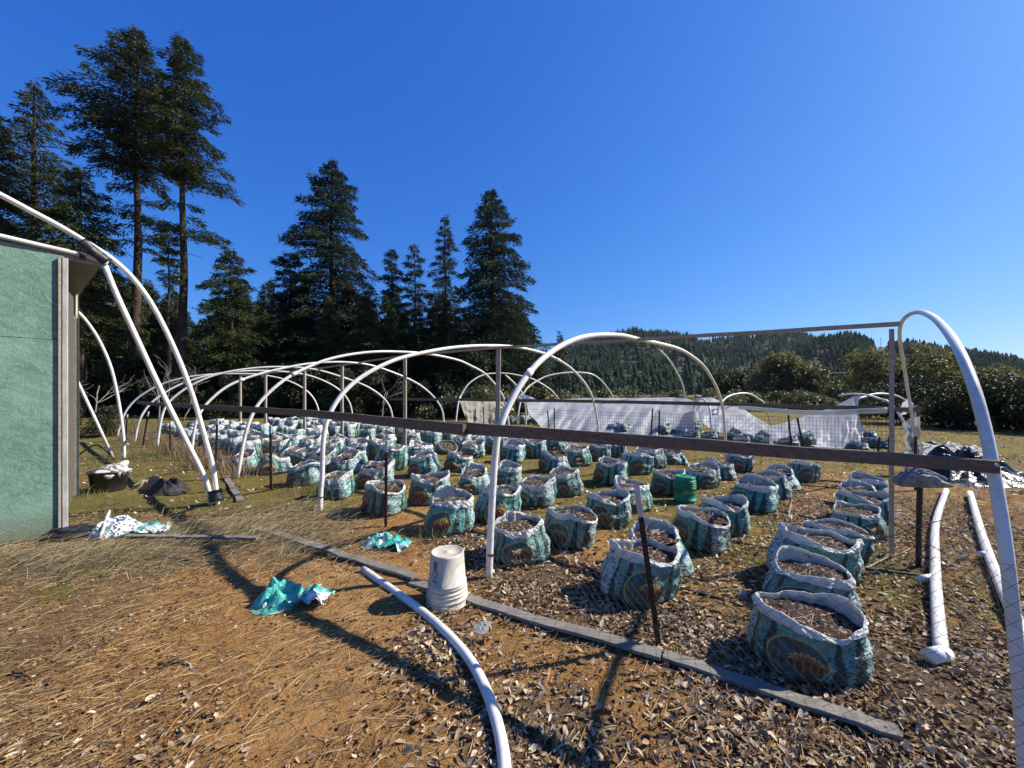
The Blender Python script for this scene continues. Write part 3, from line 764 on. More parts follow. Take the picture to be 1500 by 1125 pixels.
Vn, Fn = wires_mesh(diamond_net(fpoly, .92, .075, .035, 3), .00095)
link('netting', mesh_np('netting', Vn - wloc(ff), Fn, WIRE), ff)
fe = empty('wire_fence', 'slack dark netting on a steel post closing the right end of the hoops', 'fence', (3.73, 3.53, 0))
g = G(1346, 832); tpost(fe, g, P(1349, 668, g[1]), TPOSTB, tipf=.1, tipmat=PVC)
g2 = np.array([6.6, 6.3, 0]); tpost(fe, g2, g2 + (0, 0, 1.05), TPOST)
Vn, Fn = wires_mesh(diamond_net([(2.3, 1.42), (3.73, 3.5), (6.6, 6.27)], .85, .10, .07, 5), .0010)
link('netting', mesh_np('netting', Vn - wloc(fe), Fn, WIRE), fe)
mb = MB(); mb.tube(catmull([P(1240, 716, 3.9), P(1300, 760, 3.75), P(1345, 788, 3.6), P(1385, 811, 3.4)], 4), .004, 6); mb.tube(catmull([P(1250, 800, 3.6), P(1310, 784, 3.55), P(1345, 771, 3.5), P(1388, 760, 3.5)], 4), .004, 6)
part('slack_wire', mb, WIRE, fe)
# welded wire mesh behind the bags, in front of the loose film
fb = empty('wire_fence', 'square welded wire mesh fence standing in front of the loose white film', 'fence', (7.0, 10.3, 0))
bp = [G(1310, 672), G(1160, 663), G(1052, 657), G(952, 650), G(870, 645), G(806, 637), G(700, 630)]
bp = [q[:2] for q in bp]; L = poly_at(bp, np.array([0.]))[1]; lines = []
for s in np.arange(0, L, .075):
    p, _ = poly_at(bp, np.array([s])); lines.append(np.array([[*p[0], .02], [*p[0], .95 + .02 * math.sin(s * 3)]]))
ss = np.arange(0, L, .4); pp, _ = poly_at(bp, ss)
for z in np.arange(.05, 1.0, .10): lines.append(np.concatenate([pp, np.full((len(ss), 1), z)], 1))
Vn, Fn = wires_mesh(lines, .0035)
link('mesh_panel', mesh_np('mesh_panel', Vn - wloc(fb), Fn, WIRE), fb)
for (b, t) in (((1160, 663), (1155, 608)), ((1179, 664), (1168, 612)), ((953, 650), (956, 599)), ((965, 650), (966, 601)), ((812, 637), (812, 597)), ((805, 637), (802, 601)), ((709, 631), (708, 596)), ((696, 630), (696, 598)), ((1302, 670), (1303, 640)), ((1286, 668), (1289, 640))):
    g = G(*b); tpost(fb, g, P(t[0], t[1], g[1]), TPOSTB, False, 1.3)

# ------------------------------------------------------------------ collapsed greenhouse behind, with loose film
cg = empty('collapsed_greenhouse', 'collapsed hoop frame of thin white pipes behind the wire mesh fence', 'greenhouse', (6, 17, 0))
def fixed_arch(pts, d0, d1, foot0=True, foot1=True, r=.033):
    n = len(pts); out = [P(px, py, d0 + (d1 - d0) * i / (n - 1)) for i, (px, py) in enumerate(pts)]
    if foot0: out.insert(0, np.array([out[0][0], out[0][1], -.05]))
    if foot1: out.append(np.array([out[-1][0], out[-1][1], -.05]))
    hoop_part(out, cg, r)
fixed_arch([(668, 616), (671.5, 589), (675, 580), (684, 565), (696, 555), (709, 549), (722, 547), (743, 547), (765, 551), (782, 556), (798, 565), (810, 574), (820, 588), (822, 605)], 17.2, 20.5)
fixed_arch([(758, 616), (762, 590), (768, 574), (776, 565), (787, 558), (801, 551), (823, 546.5), (845, 545.5), (863, 547), (875, 552.5), (885, 562), (893, 573), (898, 584), (900, 605)], 15.6, 19)
fixed_arch([(966, 512), (980, 527), (994, 550), (1001, 568), (1004, 590), (1005, 610)], 17.2, 17.6, False)
fixed_arch([(1052, 600), (1060, 586), (1071, 579), (1088, 576), (1101, 578), (1112, 585), (1119, 590), (1124, 603), (1130, 625)], 14, 16)
fixed_arch([(1042, 628), (1040, 600), (1035, 589), (1026, 584), (1016, 588)], 12.9, 14, True, False)
fixed_arch([(1228, 579.5), (1247, 577), (1271, 579), (1288, 584), (1302, 589), (1317, 607), (1325, 622), (1334, 648)], 13.5, 12.4, False)
fixed_arch([(1255, 590), (1268, 581), (1282, 577), (1299, 577), (1314, 580), (1327, 587), (1340, 600)], 14.2, 15, True, True)
fixed_arch([(740, 549), (752, 560), (765, 576), (770, 600)], 17.5, 18, False)
def sheet(name, top, bot, mat, label, cat, nu=60, nv=26, fold=.10, seed=0, freq=3.0, group=None):
    """hanging film between two polylines of (px, py, d)"""
    tp = np.array([P(*q) for q in top]); bt = np.array([P(*q) for q in bot])
    def res(p):
        L = poly_at(p, np.array([0.]))[1]; return poly_at(p, np.linspace(0, L, nu))[0]
    a, b = res(tp), res(bt); t = np.linspace(0, 1, nv)[:, None, None]
    S = a[None] * (1 - t) + b[None] * t
    for i in range(nv):
        for j in range(nu):
            u, v = j / nu, i / nv
            w = fbm((u * 14 * freq / 3 + v * 2.0, v * 1.6 + seed, seed * 1.7), 3) * fold * (.3 + v) + fbm((u * 5, v * 5, seed + 9.3), 3) * fold * .5
            S[i, j] += np.array([.25 * w, -w, .3 * w * (1 if 0 < i < nv - 1 else 0)])
            S[i, j, 2] = max(S[i, j, 2], .02 + .02 * abs(fbm((u * 30, v * 3, seed))))
    mb = MB(); mb.grid(S); c = S.reshape(-1, 3).mean(0); c[2] = 0
    return single(name, mb, mat, label, cat, c, True, group)
sheet('plastic_film', [(673, 587, 17), (705, 588, 16.6), (738, 588, 16.2)], [(686, 622, 17), (710, 622, 16.6), (741, 626, 16.2)], SHEETY, 'yellowed film panel hanging from the leftmost far hoop', 'plastic film', 34, 22, .10, 1.0)
sheet('plastic_film', [(722, 590, 16.2), (733, 590, 15.9)], [(726, 622, 16.2), (752, 600, 15.9)], SHEETY, 'narrow torn strip of yellowed film beside the hanging panel', 'plastic film', 16, 20, .10, 2.0)
sheet('plastic_film', [(756, 584, 16), (764, 576, 15.8), (776, 581, 15.6)], [(752, 588, 15.7), (768, 590, 15.5), (792, 588, 15.4)], SHEET, 'white film scrap bunched over the top of the second far hoop', 'plastic film', 20, 12, .08, 3.0)
sheet('plastic_film', [(770, 588, 17.0), (800, 586, 17.2), (860, 583, 17.2), (930, 583, 17), (985, 582, 16.8), (1018, 586, 16)], [(774, 606, 15), (800, 632, 14.6), (850, 634, 14.4), (930, 637, 14.1), (985, 640, 13.7), (1015, 641, 13.5)], SHEET, 'long white film curtain hanging behind the far bags left of centre fold', 'plastic film', 110, 30, .16, 4.0, 4)
sheet('plastic_film', [(1017, 592, 15.2), (1026, 583, 15.4), (1042, 582, 15.4), (1062, 590, 15.0), (1084, 596, 14.6), (1108, 612, 13.8), (1130, 624, 13.0), (1150, 619, 13.0), (1175, 610, 13.2), (1200, 603, 13.2), (1228, 592, 13.2), (1252, 580, 13.2), (1259, 579, 13.0)], [(1018, 614, 13.6), (1030, 622, 13.2), (1045, 630, 12.9), (1065, 637, 12.5), (1085, 640, 12.2), (1105, 643, 12.0), (1128, 645, 11.8), (1150, 648, 11.5), (1175, 650, 11.3), (1198, 655, 11.1), (1220, 662, 10.9), (1240, 660, 10.9), (1262, 640, 11.2)], SHEET, 'sagging white film sheet dipping low between the bent far hoops', 'plastic film', 120, 30, .14, 6.0, 4)
sheet('plastic_film', [(1322, 590, 9.4), (1330, 584, 9.3), (1338, 590, 9.2)], [(1318, 612, 9.4), (1326, 606, 9.3), (1334, 598, 9.2)], SHEET, 'small white film flap caught on the end hoop beside the ridge post', 'plastic film', 12, 12, .05, 8.0)
sheet('plastic_film', [(1322, 622, 7.6), (1336, 612, 7.5), (1346, 610, 7.4)], [(1330, 660, 7.6), (1340, 664, 7.5), (1349, 668, 7.4)], SHEETCLR, 'grey crumpled film hanging on the far leg of the nearest hoop', 'plastic film', 16, 20, .10, 9.0)

# ------------------------------------------------------------------ soil bags
def bag_meshes(seed, hi=True, slump=0.0, open_=1.0, cuffw=.075):
    rs = random.Random(seed); n = 88 if hi else 48; off = rs.uniform(0, 100)
    RX, RY, H = .285, .25, .33
    nr = 14
    peaks = [(rs.uniform(0, 6.28), rs.uniform(.3, .8), rs.uniform(-.02, .045)) for _ in range(5)]
    def dang(a, b): return abs((a - b + math.pi) % (2 * math.pi) - math.pi)
    def rim(th):
        z = H + .018 * math.sin(2 * th + off) + .012 * math.sin(3 * th + off * 2)
        for (c, w, a) in peaks: z += a * math.exp(-(dang(th, c) / w) ** 2)
        z += .008 * fbm((math.cos(th) * 2 + off, math.sin(th) * 3, 1.0))
        z += kink(th, kz)
        return z - slump * .10 * (1 + math.cos(th - off))
    K = rs.randint(7, 10); ka = sorted((2 * math.pi * (i + rs.uniform(-.3, .3)) / K) % (2 * math.pi) for i in range(K))
    km = [rs.uniform(.86, 1.09) for _ in range(K)]; kz = [rs.uniform(-.026, .038) for _ in range(K)]
    ka = [ka[-1] - 2 * math.pi] + ka + [ka[0] + 2 * math.pi]; km = [km[-1]] + km + [km[0]]; kz = [kz[-1]] + kz + [kz[0]]
    def kink(th, arr): return float(np.interp(th % (2 * math.pi), ka, arr))
    lean = (rs.uniform(-.05, .05) * (1 + 2 * slump), rs.uniform(-.04, .04) * (1 + 2 * slump))
    topk = rs.uniform(.74, .90)
    def rad(th, v):
        c, s = math.cos(th), math.sin(th)
        se = (abs(c / RX) ** 2.7 + abs(s / RY) ** 2.7) ** (-1 / 2.7)
        base = np.interp(v, [0, .06, .18, .4, .7, 1.0], [.90, .985, 1.03, 1.02, (1 + topk) / 2 + .01, topk])
        fold = .007 * math.sin(7 * th + off + 3 * v) * v + .004 * math.sin(13 * th + off * 3 - 4 * v) * v
        cr = .018 * fbm((c * 1.5 + off, s * 1.5, v * 1.2), 2) + .006 * fbm((c * 6 + off, s * 6, v * 5))
        hcrease = .006 * math.sin(v * 16 + 3 * fbm((c * 1.5, s * 1.5 + off, v)))
        return se * base * (1 + (kink(th, km) - 1) * v * v) + fold + cr + hcrease
    def pt(th, v, z, k=1.0, dr=0.0):
        r = rad(th, v) * k + dr
        return (r * math.cos(th) + lean[0] * v, r * math.sin(th) + lean[1] * v, z)
    V = []; UV = []; Fs = []
    for i in range(nr + 1):
        v = i / nr
        for k in range(n + 1):
            th = -math.pi / 2 - math.pi + 2 * math.pi * k / n     # u=.5 looks towards -Y
            th2 = th if k < n else th - 2 * math.pi
            zt = rim(th2) - .03
            p = pt(th2, v, .004 + zt * v)
            V.append(p); UV.append((k / n + .25, v))
    m = n + 1
    for i in range(nr):
        for k in range(n): Fs.append((i * m + k, i * m + k + 1, (i + 1) * m + k + 1, (i + 1) * m + k))
    body = mesh_np('bag_body', V, Fs, BAGM, True, None, UV)
    # folded cuff
    V = []; Fs = []; prof = 9
    cw = [cuffw * rs.uniform(.55, 1.5) for _ in range(7)]
    for k in range(n):
        th = 2 * math.pi * k / n
        zt = rim(th); w = cuffw * (1 + .5 * math.sin(2 * th + off) + .45 * fbm((math.cos(th) * 2.5 + off, math.sin(th) * 2.5, 4))) ; w = max(.02, w)
        j = .007 * (1 - 2 * abs(fbm((math.cos(th) * 4, math.sin(th) * 4, off)))) - .004 + .003 * fbm((math.cos(th) * 16, math.sin(th) * 16, off))
        inn = .86 + .10 * (open_)
        V += [pt(th, .8, H * .70, .93 * open_, 0), pt(th, .9, zt - .05, .965 * open_, -.002 + j), pt(th, 1, zt - .012, .978 * open_, j), pt(th, 1, zt + .003, .99, .0),
              pt(th, 1, zt + .003, 1.0, .003), pt(th, 1, zt - .006, 1.0, .007 - j * .4), pt(th, .95, zt - w * .45, 1.0, .009 + j * 1.3), pt(th, .92, zt - w * .8, 1.0, .008 - j * .8), pt(th, .9, zt - w, 1.0, .005 + j * .6)]
    for k in range(n):
        a = k * prof; b = ((k + 1) % n) * prof
        for q in range(prof - 1): Fs.append((a + q, b + q, b + q + 1, a + q + 1))
    cuff = mesh_np('cuff', V, Fs, CUFF, False)
    # soil
    V = [(lean[0] * .8, lean[1] * .8, H * .895 + .018)]; Fs = []; rings = 9
    for i in range(1, rings + 1):
        for k in range(n):
            th = 2 * math.pi * k / n; f = i / rings
            p = pt(th, .82, 0, .955 * open_ * f)
            z = H * .875 - slump * .01 + .018 * (1 - f * f) + .016 * fbm((p[0] * 9 + off, p[1] * 9, 2)) + .010 * fbm((p[0] * 30 + off, p[1] * 30, 2)) - slump * .05
            V.append((p[0], p[1], z))
    for k in range(n): Fs.append((0, 1 + k, 1 + (k + 1) % n))
    for i in range(rings - 1):
        for k in range(n):
            a = 1 + i * n + k; b = 1 + i * n + (k + 1) % n
            Fs.append((a, a + n, b + n, b))
    soil = mesh_np('soil', V, Fs, SOIL, True)
    # a few dry stems lying on the soil
    mb = MB()
    for _ in range(16 if hi else 6):
        a = rs.uniform(0, 6.28); r = rs.uniform(0, .14); y = rs.uniform(0, 3.14); l = rs.uniform(.02, .07); z = H * .895 + .014
        c = np.array([r * math.cos(a) + lean[0] * .8, r * math.sin(a) + lean[1] * .8, z]); u = np.array([math.cos(y), math.sin(y), rs.uniform(-.15, .5)])
        mb.tube([c - u * l, c + u * l], .0022, 4)
    st = mesh_np('dry_stems', mb.v, mb.f, DRYSTEM)
    return body, cuff, soil, st
DRYSTEM = simple('dry_stem', (.30, .24, .16), (.48, .40, .29), 30, .8, .1, .1)
VAR = [bag_meshes(s, True, sl, op, cw) for (s, sl, op, cw) in ((1, 0, 1, .042), (2, .1, 1, .04), (3, .0, .99, .045), (4, .45, .97, .05), (5, .1, 1, .035), (6, .15, 1, .05), (7, .7, .93, .09), (8, .3, .98, .09))]
LOW = [bag_meshes(s, False, sl, op, cw) for (s, sl, op, cw) in ((11, .2, .98, .13), (12, .6, .93, .14), (13, .1, 1, .10), (14, .4, .95, .15), (15, 0, 1, .12))]
ORD = ['first', 'second', 'third', 'fourth', 'fifth', 'sixth', 'seventh', 'eighth', 'ninth', 'tenth', 'eleventh', 'twelfth']
NB = [0]
proto_done = {}
def place_bag(x, y, width, hscale, rz, meshes, label, group, tilt=(0, 0)):
    root = bpy.data.objects.new('soil_bag', None); COL.objects.link(root)
    root.location = (x, y, float(ground_h(x, y)) - .004); root.rotation_euler = (tilt[0], tilt[1], rz)
    k = width / .585; root.scale = (k, k, k * hscale)
    tag(root, label, 'soil bag', group)
    for nm, me in zip(('bag_body', 'cuff', 'soil', 'dry_stems'), meshes):
        if nm in proto_done:
            o = proto_done[nm].copy(); o.data = me; o.parent = root; COL.objects.link(o)
        else:
            o = link(nm, me, root); proto_done[nm] = o
    NB[0] += 1
    return root
# (centre px, base py, width px, variant, height factor, turn in degrees)
BAGS = [(1175, 1001, 166, 0, .90, 4), (1181, 911, 132, 5, .92, -6), (1183, 863, 126, 1, .98, 8), (1216, 823, 98, 4, .98, 2), (1257, 791, 86, 2, .98, 10), (1262, 768, 78, 0, 1.0, -5), (1264, 748, 70, 3, 1.0, 5), (1268, 731, 62, 5, 1.0, 0),
 (932, 887, 110, 1, 1.0, 3), (966, 848, 92, 3, 1.05, 15), (1022, 809, 82, 4, 1.15, -12), (1058, 786, 66, 0, 1.2, 6),
 (763, 831, 82, 2, 1.05, 0), (830, 806, 75, 4, 1.08, -4), (888, 776, 64, 0, 1.1, 4), (924, 752, 58, 5, 1.12, 18),
 (657, 786, 72, 5, 1.15, -14), (726, 769, 63, 1, 1.15, 8), (783, 745, 59, 7, 1.05, -25), (829, 729, 48, 2, 1.2, 5),
 (629, 740, 58, 0, 1.1, 5), (697, 724, 48, 3, 1.15, -6), (742, 716, 38, 5, 1.2, 0), (812, 693, 44, 6, 1.15, -30), (893, 712, 48, 1, 1.15, 0), (929, 698, 46, 4, 1.1, 5), (953, 688, 44, 2, 1.15, 10), (986, 681, 40, 3, 1.0, 0),
 (978, 726, 48, 0, 1.1, -8), (1025, 716, 52, 7, 1.1, 10), (1052, 704, 50, 6, 1.15, -10), (1080, 692, 34, 1, 1.15, 0), (1100, 751, 70, 5, 1.05, -5), (1130, 733, 50, 2, 1.15, 5), (1146, 719, 48, 3, 1.15, 12), (1172, 708, 36, 4, 1.2, 0),
 (847, 684, 38, 2, 1.15, 0), (876, 676, 34, 1, 1.15, 6), (900, 670, 32, 0, 1.1, 0), (748, 680, 38, 5, 1.2, 0), (782, 673, 35, 0, 1.15, 0), (815, 667, 35, 2, 1.2, 0), (756, 659, 30, 7, 1.1, 0),
 (673, 693, 48, 6, 1.05, 25), (622, 701, 45, 2, 1.15, 0), (690, 672, 42, 7, 1.05, 30), (614, 680, 40, 5, 1.1, 0), (675, 661, 30, 7, 1.3, 0), (705, 652, 34, 3, 1.0, 0), (726, 665, 34, 1, 1.1, 0),
 (562, 756, 64, 4, 1.15, 0), (491, 733, 54, 7, 1.2, -8), (447, 713, 50, 2, 1.1, 10), (508, 693, 50, 3, 1.0, 0), (548, 716, 58, 7, 1.05, -20), (401, 696, 52, 6, 1.1, 0), (358, 689, 42, 3, 1.15, 0), (448, 683, 46, 7, .95, 0), (571, 691, 46, 1, 1.3, 0), (561, 674, 38, 0, 1.2, 0), (524, 675, 40, 5, 1.1, 0), (489, 673, 38, 2, 1.15, 0), (452, 664, 38, 7, 1.2, 0)]
recs = []
for (px, by, w, var, hs, rz) in BAGS:
    g = G(px, by); wd = w / F * (g[1] + .2) / math.sqrt(1 + ((px - CX) / F) ** 2); wd = min(max(wd * 1.04, .50), .64)
    rd = wd * .43; dirv = g[:2] / np.linalg.norm(g[:2]); c = g[:2] + dirv * rd
    jit = 0 if len(recs) < 4 else random.Random(int(px * 7 + by)).uniform(-.55, .55)
    recs.append([c[0], c[1], wd, hs, R(rz) + jit + math.atan2(-c[0], c[1]) * .35, VAR[var], None, (0, 0)])
# one bag tipped towards the camera with its mouth open, between the middle rows
g = G(650, 665); recs.append([g[0] * 1.02, g[1] + .28, .56, .95, .2, VAR[4], 'tipped over', (R(32), R(8))])
def rowk(x, y):
    return (np.dot(np.array([x, y]) - np.array([1.9, 2.3]), A2))
# rows further along the greenhouse, laid out on its own grid
rs = random.Random(5)
def lat():
    for k in range(6, 18):
        s = np.array([.087 - .93 * (k - 2), 3.78 + .79 * (k - 2)])
        for j in range(9):
            p = s + B2 * (.72 * j + (.75 if j >= 4 else 0)) + np.array([rs.uniform(-.09, .09), rs.uniform(-.09, .09)])
            yield k, j, p
for k, j, p in lat():
    if min((p[0] - r_[0]) ** 2 + (p[1] - r_[1]) ** 2 for r_ in recs) < .50 ** 2: continue
    if p[0] / p[1] > -.01 and k < 9: continue
    var = rs.choice(LOW) if p[1] > 9 else rs.choice([VAR[3], VAR[6], VAR[7], VAR[2]])
    recs.append([p[0], p[1], rs.uniform(.54, .66), rs.uniform(.95, 1.35), rs.uniform(-.6, .6), var, None, (rs.uniform(-.06, .06), rs.uniform(-.06, .06))])
# sort into rows across the greenhouse, counted from the right-hand end
rows = {}
for r_ in recs:
    b = np.dot(np.array(r_[:2]) - np.array([1.9, 2.45]), np.array([.69, .72]) / .997)
    a = np.dot(np.array(r_[:2]) - np.array([1.9, 2.45]), A2)
    rows.setdefault(int(round(max(a, 0) / 1.17)), []).append((b, r_))
for k in sorted(rows):
    for i, (b, r_) in enumerate(sorted(rows[k], key=lambda q: q[0])):
        if k == 0 and i == 0: lab = 'nearest and largest soil bag, teal print with yellow oval, white folded rim'
        elif r_[6]: lab = 'teal soil bag tipped toward the camera, open mouth showing brown soil'
        elif k < 8 and i < 12:
            kind = {id(VAR[6]): 'slumped teal soil bag', id(VAR[7]): 'wide-rimmed teal soil bag', id(VAR[3]): 'leaning teal soil bag'}.get(id(r_[5]), 'teal printed soil bag')
            lab = '%s, %s from the front in the %s row from the right' % (kind, ORD[i], ORD[k])
        else: lab = 'small pale teal soil bag in the crowded far rows under the hoops'
        place_bag(r_[0], r_[1], r_[2], r_[3], r_[4], r_[5], lab, 'soil bags standing in rows under the hoops', r_[7])
FARB = [(829, 629, 20), (845, 630, 18), (857, 629, 16), (872, 634, 18), (897, 630, 20), (903, 637, 18), (918, 638, 17), (940, 634, 22), (980, 640, 22), (997, 640, 16), (1017, 647, 28), (1022, 632, 14), (1044, 647, 24), (1083, 652, 24), (1097, 657, 18), (1110, 657, 18), (1124, 657, 22), (1164, 657, 26), (1190, 656, 24), (1268, 664, 36), (1285, 655, 30), (1262, 650, 26), (1280, 645, 26), (1300, 658, 30), (770, 622, 18), (784, 622, 18), (800, 624, 18), (748, 622, 18)]
for i, (px, by, w) in enumerate(FARB):
    g = G(px, by); place_bag(g[0], g[1] + .28, .56, rs.uniform(.9, 1.4) if px < 1240 else rs.uniform(.6, .9), rs.uniform(-.6, .6), rs.choice(LOW), 'pale far soil bag standing at the foot of the loose white film', 'far bags below the film', (rs.uniform(-.15, .15), rs.uniform(-.15, .15)))
print('BAGS', NB[0])
# ------------------------------------------------------------------ shed
W0 = np.array([-5.0, 4.30]); nB = -B2
sh = empty('shed', 'green painted particle board shed with flat overhanging roof at the left edge', 'shed', (-5.6, 4.6, 0))
def v3(p, z): return np.array([p[0], p[1], z])
mb = MB(); e = W0 + nB * 2.6
mid = (W0 + e) / 2
mb.box(v3(mid + A2 * .03, 1.10), (2.6, .05, 2.16), ax=v3(nB, 0)); part('lower_wall_board', mb, OSB, sh)
mb = MB(); mb.box(v3(mid + A2 * .034, 2.655), (2.6, .05, .938), ax=v3(nB, 0)); part('upper_wall_board', mb, OSB, sh)
mb = MB(); mb.board(v3(W0 + B2 * .012 - A2 * .006, .02), v3(W0 + B2 * .012 - A2 * .006, 3.10), .045, .04, up=v3(A2, 0), seg=4, wob=.002); part('corner_trim', mb, TRIM, sh)
mb = MB(); mb.board(v3(W0 - B2 * .028 - A2 * .008, .03), v3(W0 - B2 * .028 - A2 * .008, 3.09), .022, .03, up=v3(A2, 0), seg=2, wob=0); part('batten', mb, WOODPOST, sh)
mb = MB(); mb.board(v3(W0 + A2 * .06 + nB * .04, 1.55), v3(W0 + A2 * 2.2 + nB * .04, 1.55), .04, 3.0, seg=3, wob=0); part('side_wall', mb, WOODDARK, sh)
q = P(105.5, 700, 5.93); mb = MB(); mb.board((q[0], q[1], -.05), (q[0], q[1], 2.80), .09, .125, up=(1, 0, 0), seg=8, wob=.004); part('corner_post', mb, WOODDARK, sh)
# corrugated panel under the eave and its long edge strip
def corrugated(p0, p1, z0, z1, n=40, amp=.012, wl=.045):
    p0 = np.array(p0, float); p1 = np.array(p1, float); L = np.linalg.norm(p1 - p0); u = (p1 - p0) / L; nn = np.array([-u[1], u[0]])
    A = []
    for z in (z0, z1):
        A.append([v3(p0 + u * L * i / n + nn * amp * math.sin(2 * math.pi * L * i / n / wl), z) for i in range(n + 1)])
    return np.array(A)
a = P(96.5, 450, 5.80); b = P(115.5, 450, 5.84)
mb = MB(); mb.grid(corrugated(a[:2], b[:2], 2.76, 3.09)); part('corrugated_panel', mb, CORR, sh, True)
a = P(111.6, 450, 5.86); b = P(116.5, 450, 5.88)
mb = MB(); mb.grid(corrugated(a[:2], b[:2], .02, 2.75, 12)); part('corrugated_strip', mb, CORR, sh, True)
# roof
c0 = P(149, 386, 4.73); c3 = np.array([-6.74, 5.96, 3.12]); c1 = v3(c0[:2] + nB * 3.0, 3.30); c2 = v3(c3[:2] + nB * 3.0, 3.24)
c3 = c3 + v3(A2 * .3, 0); c2 = c2 + v3(A2 * .3, 0)
def slab(cs, th):
    mb = MB(); cs = [np.array(c) for c in cs]; mb.add(cs + [c + (0, 0, th) for c in cs], [(3, 2, 1, 0), (4, 5, 6, 7), (0, 1, 5, 4), (1, 2, 6, 5), (2, 3, 7, 6), (3, 0, 4, 7)]); return mb
part('soffit', slab([c0 - (0, 0, .014), c1 - (0, 0, .014), c2 - (0, 0, .014), c3 - (0, 0, .014)], .010), SOFFIT, sh)
part('roof', slab([c0, c1, c2, c3], .035), ROOF, sh)
mb = MB(); mb.board(c0 + v3(-A2 * .02, -.005), c1 + v3(-A2 * .02, -.005), .02, .07, seg=6, wob=.002); part('fascia', mb, WOODPOST, sh)

# hoop frames taped to the shed
def plane_pt(px, py, base, u):
    k = (px - CX) / F; t = (k * base[1] - base[0]) / (u[0] - k * u[1]); return P(px, py, base[1] + u[1] * t)
ft = G(318, 738)[:2]
hp = empty('pipe_hoop', 'white pipe hoop and brace taped together, arching from grass over the shed roof', 'pipe frame', v3(ft, 0))
pb = [plane_pt(px, py, ft, nB) for (px, py) in ((313, 690), (300, 640), (280, 573), (255, 510), (225, 450), (195, 408), (165, 380), (135, 360), (90, 333), (45, 309), (0, 285), (-40, 266), (-90, 246))]
mb = MB(); mb.tube(catmull([v3(ft, -.05) + (.01, 0, 0)] + pb, 5), .030, 12); part('hoop', mb, PVC, hp, True)
pa = [plane_pt(px, py, ft + np.array([-.03, -.06]), nB) for (px, py) in ((302, 705), (270, 640), (235, 570), (200, 495), (170, 430), (153, 388))]
mb = MB(); mb.tube(catmull([v3(ft, -.05) + (-.05, -.05, 0)] + pa, 4), .031, 12); part('brace', mb, PVC, hp, True)
pc = [plane_pt(px, py, ft + np.array([-.01, -.075]), nB) for (px, py) in ((158, 386), (130, 376), (60, 360), (0, 346), (-60, 332), (-120, 318))]
mb = MB(); mb.tube(catmull(pc, 4), .030, 12); part('roof_pipe', mb, PVC, hp, True)
def wrap(pts, r, seed):
    mb = MB(); mb.tube(catmull(pts, 6), r, 14)
    mb.v = [tuple(np.array(p) + .012 * np.array([fbm((p[0] * 25 + seed, p[1] * 25, p[2] * 25)), fbm((p[0] * 25, p[1] * 25 + seed, p[2] * 25)), fbm((p[0] * 25, p[1] * 25, p[2] * 25 + seed))])) for p in mb.v]
    return mb
part('tape_wrap', wrap([plane_pt(119, 354, ft + np.array([-.01, -.11]), nB), plane_pt(138, 369, ft + np.array([-.01, -.11]), nB), plane_pt(157, 384, ft + np.array([-.01, -.11]), nB)], .058, 1), BLACKTAPE, hp, True)
part('tape_wrap', wrap([plane_pt(117, 373, ft + np.array([0, -.10]), nB), plane_pt(126, 375, ft + np.array([0, -.10]), nB)], .046, 2), BLACKTAPE, hp, True)
part('tape_wrap', wrap([P(317, 733, ft[1] - .05), P(315, 718, ft[1] - .04)], .085, 3), BLACKTAPE, hp, True)
f2 = G(182, 672)[:2]
h2 = empty('pipe_hoop', 'further white pipe hoop with a leaning brace, rising behind the shed', 'pipe frame', v3(f2, 0))
pb = [plane_pt(px, py, f2, nB) for (px, py) in ((181, 640), (174, 590), (163, 540), (146, 500), (128, 472), (112, 455), (90, 437), (60, 420), (20, 402))]
mb = MB(); mb.tube(catmull([v3(f2, -.05)] + pb, 4), .031, 10); part('hoop', mb, PVC, h2, True)
pa = [plane_pt(px, py, G(166, 669)[:2], nB) for (px, py) in ((140, 615), (116, 564), (90, 510), (60, 448))]
mb = MB(); mb.tube([G(166, 669) - (0, 0, .04)] + pa, .031, 10); part('brace', mb, PVC, h2, True)

# ------------------------------------------------------------------ crumpled things
def blob(size, seed, n=64, m=30, rough=.28, ridge=.22, flat=.0):
    """closed crumpled lump resting on the ground"""
    V = []; Fs = []; rb = np.random.default_rng(int(seed * 97)); PN = rb.normal(0, 1, (26, 3)); PN /= np.linalg.norm(PN, axis=1, keepdims=True); PH = rb.uniform(.72, 1.1, 26); FA = rb.normal(0, 1, 3) * np.array([1, 1, .3]); FA /= np.linalg.norm(FA)
    for i in range(m + 1):
        ph = math.pi * i / m
        for k in range(n):
            th = 2 * math.pi * k / n
            d = np.array([math.sin(ph) * math.cos(th), math.sin(ph) * math.sin(th), math.cos(ph)])
            h_ = PH / np.maximum(PN @ d, 1e-3); h_ = min(h_.min(), 1.35)
            fd_ = d @ FA; tri = abs(((fd_ * 2.6 + .5 * fbm(tuple(d * 1.3 + seed), 2)) % 1.0) - .5) * 2
            f = h_ * (1 + rough * .5 * fbm(tuple(d * 1.6 + seed), 2) + ridge * .55 * (tri - .5) + ridge * .35 * (.5 - abs(fbm(tuple(d * 4 + seed), 2))))
            p = d * f * np.array(size) * .5
            p[2] = p[2] + size[2] * .32
            if p[2] < .006: p[2] = .006 - .002 * abs(p[2])
            V.append(p)
    for i in range(m):
        for k in range(n):
            Fs.append((i * n + k, (i + 1) * n + k, (i + 1) * n + (k + 1) % n, i * n + (k + 1) % n))
    mb = MB(); mb.add(V, Fs); return mb
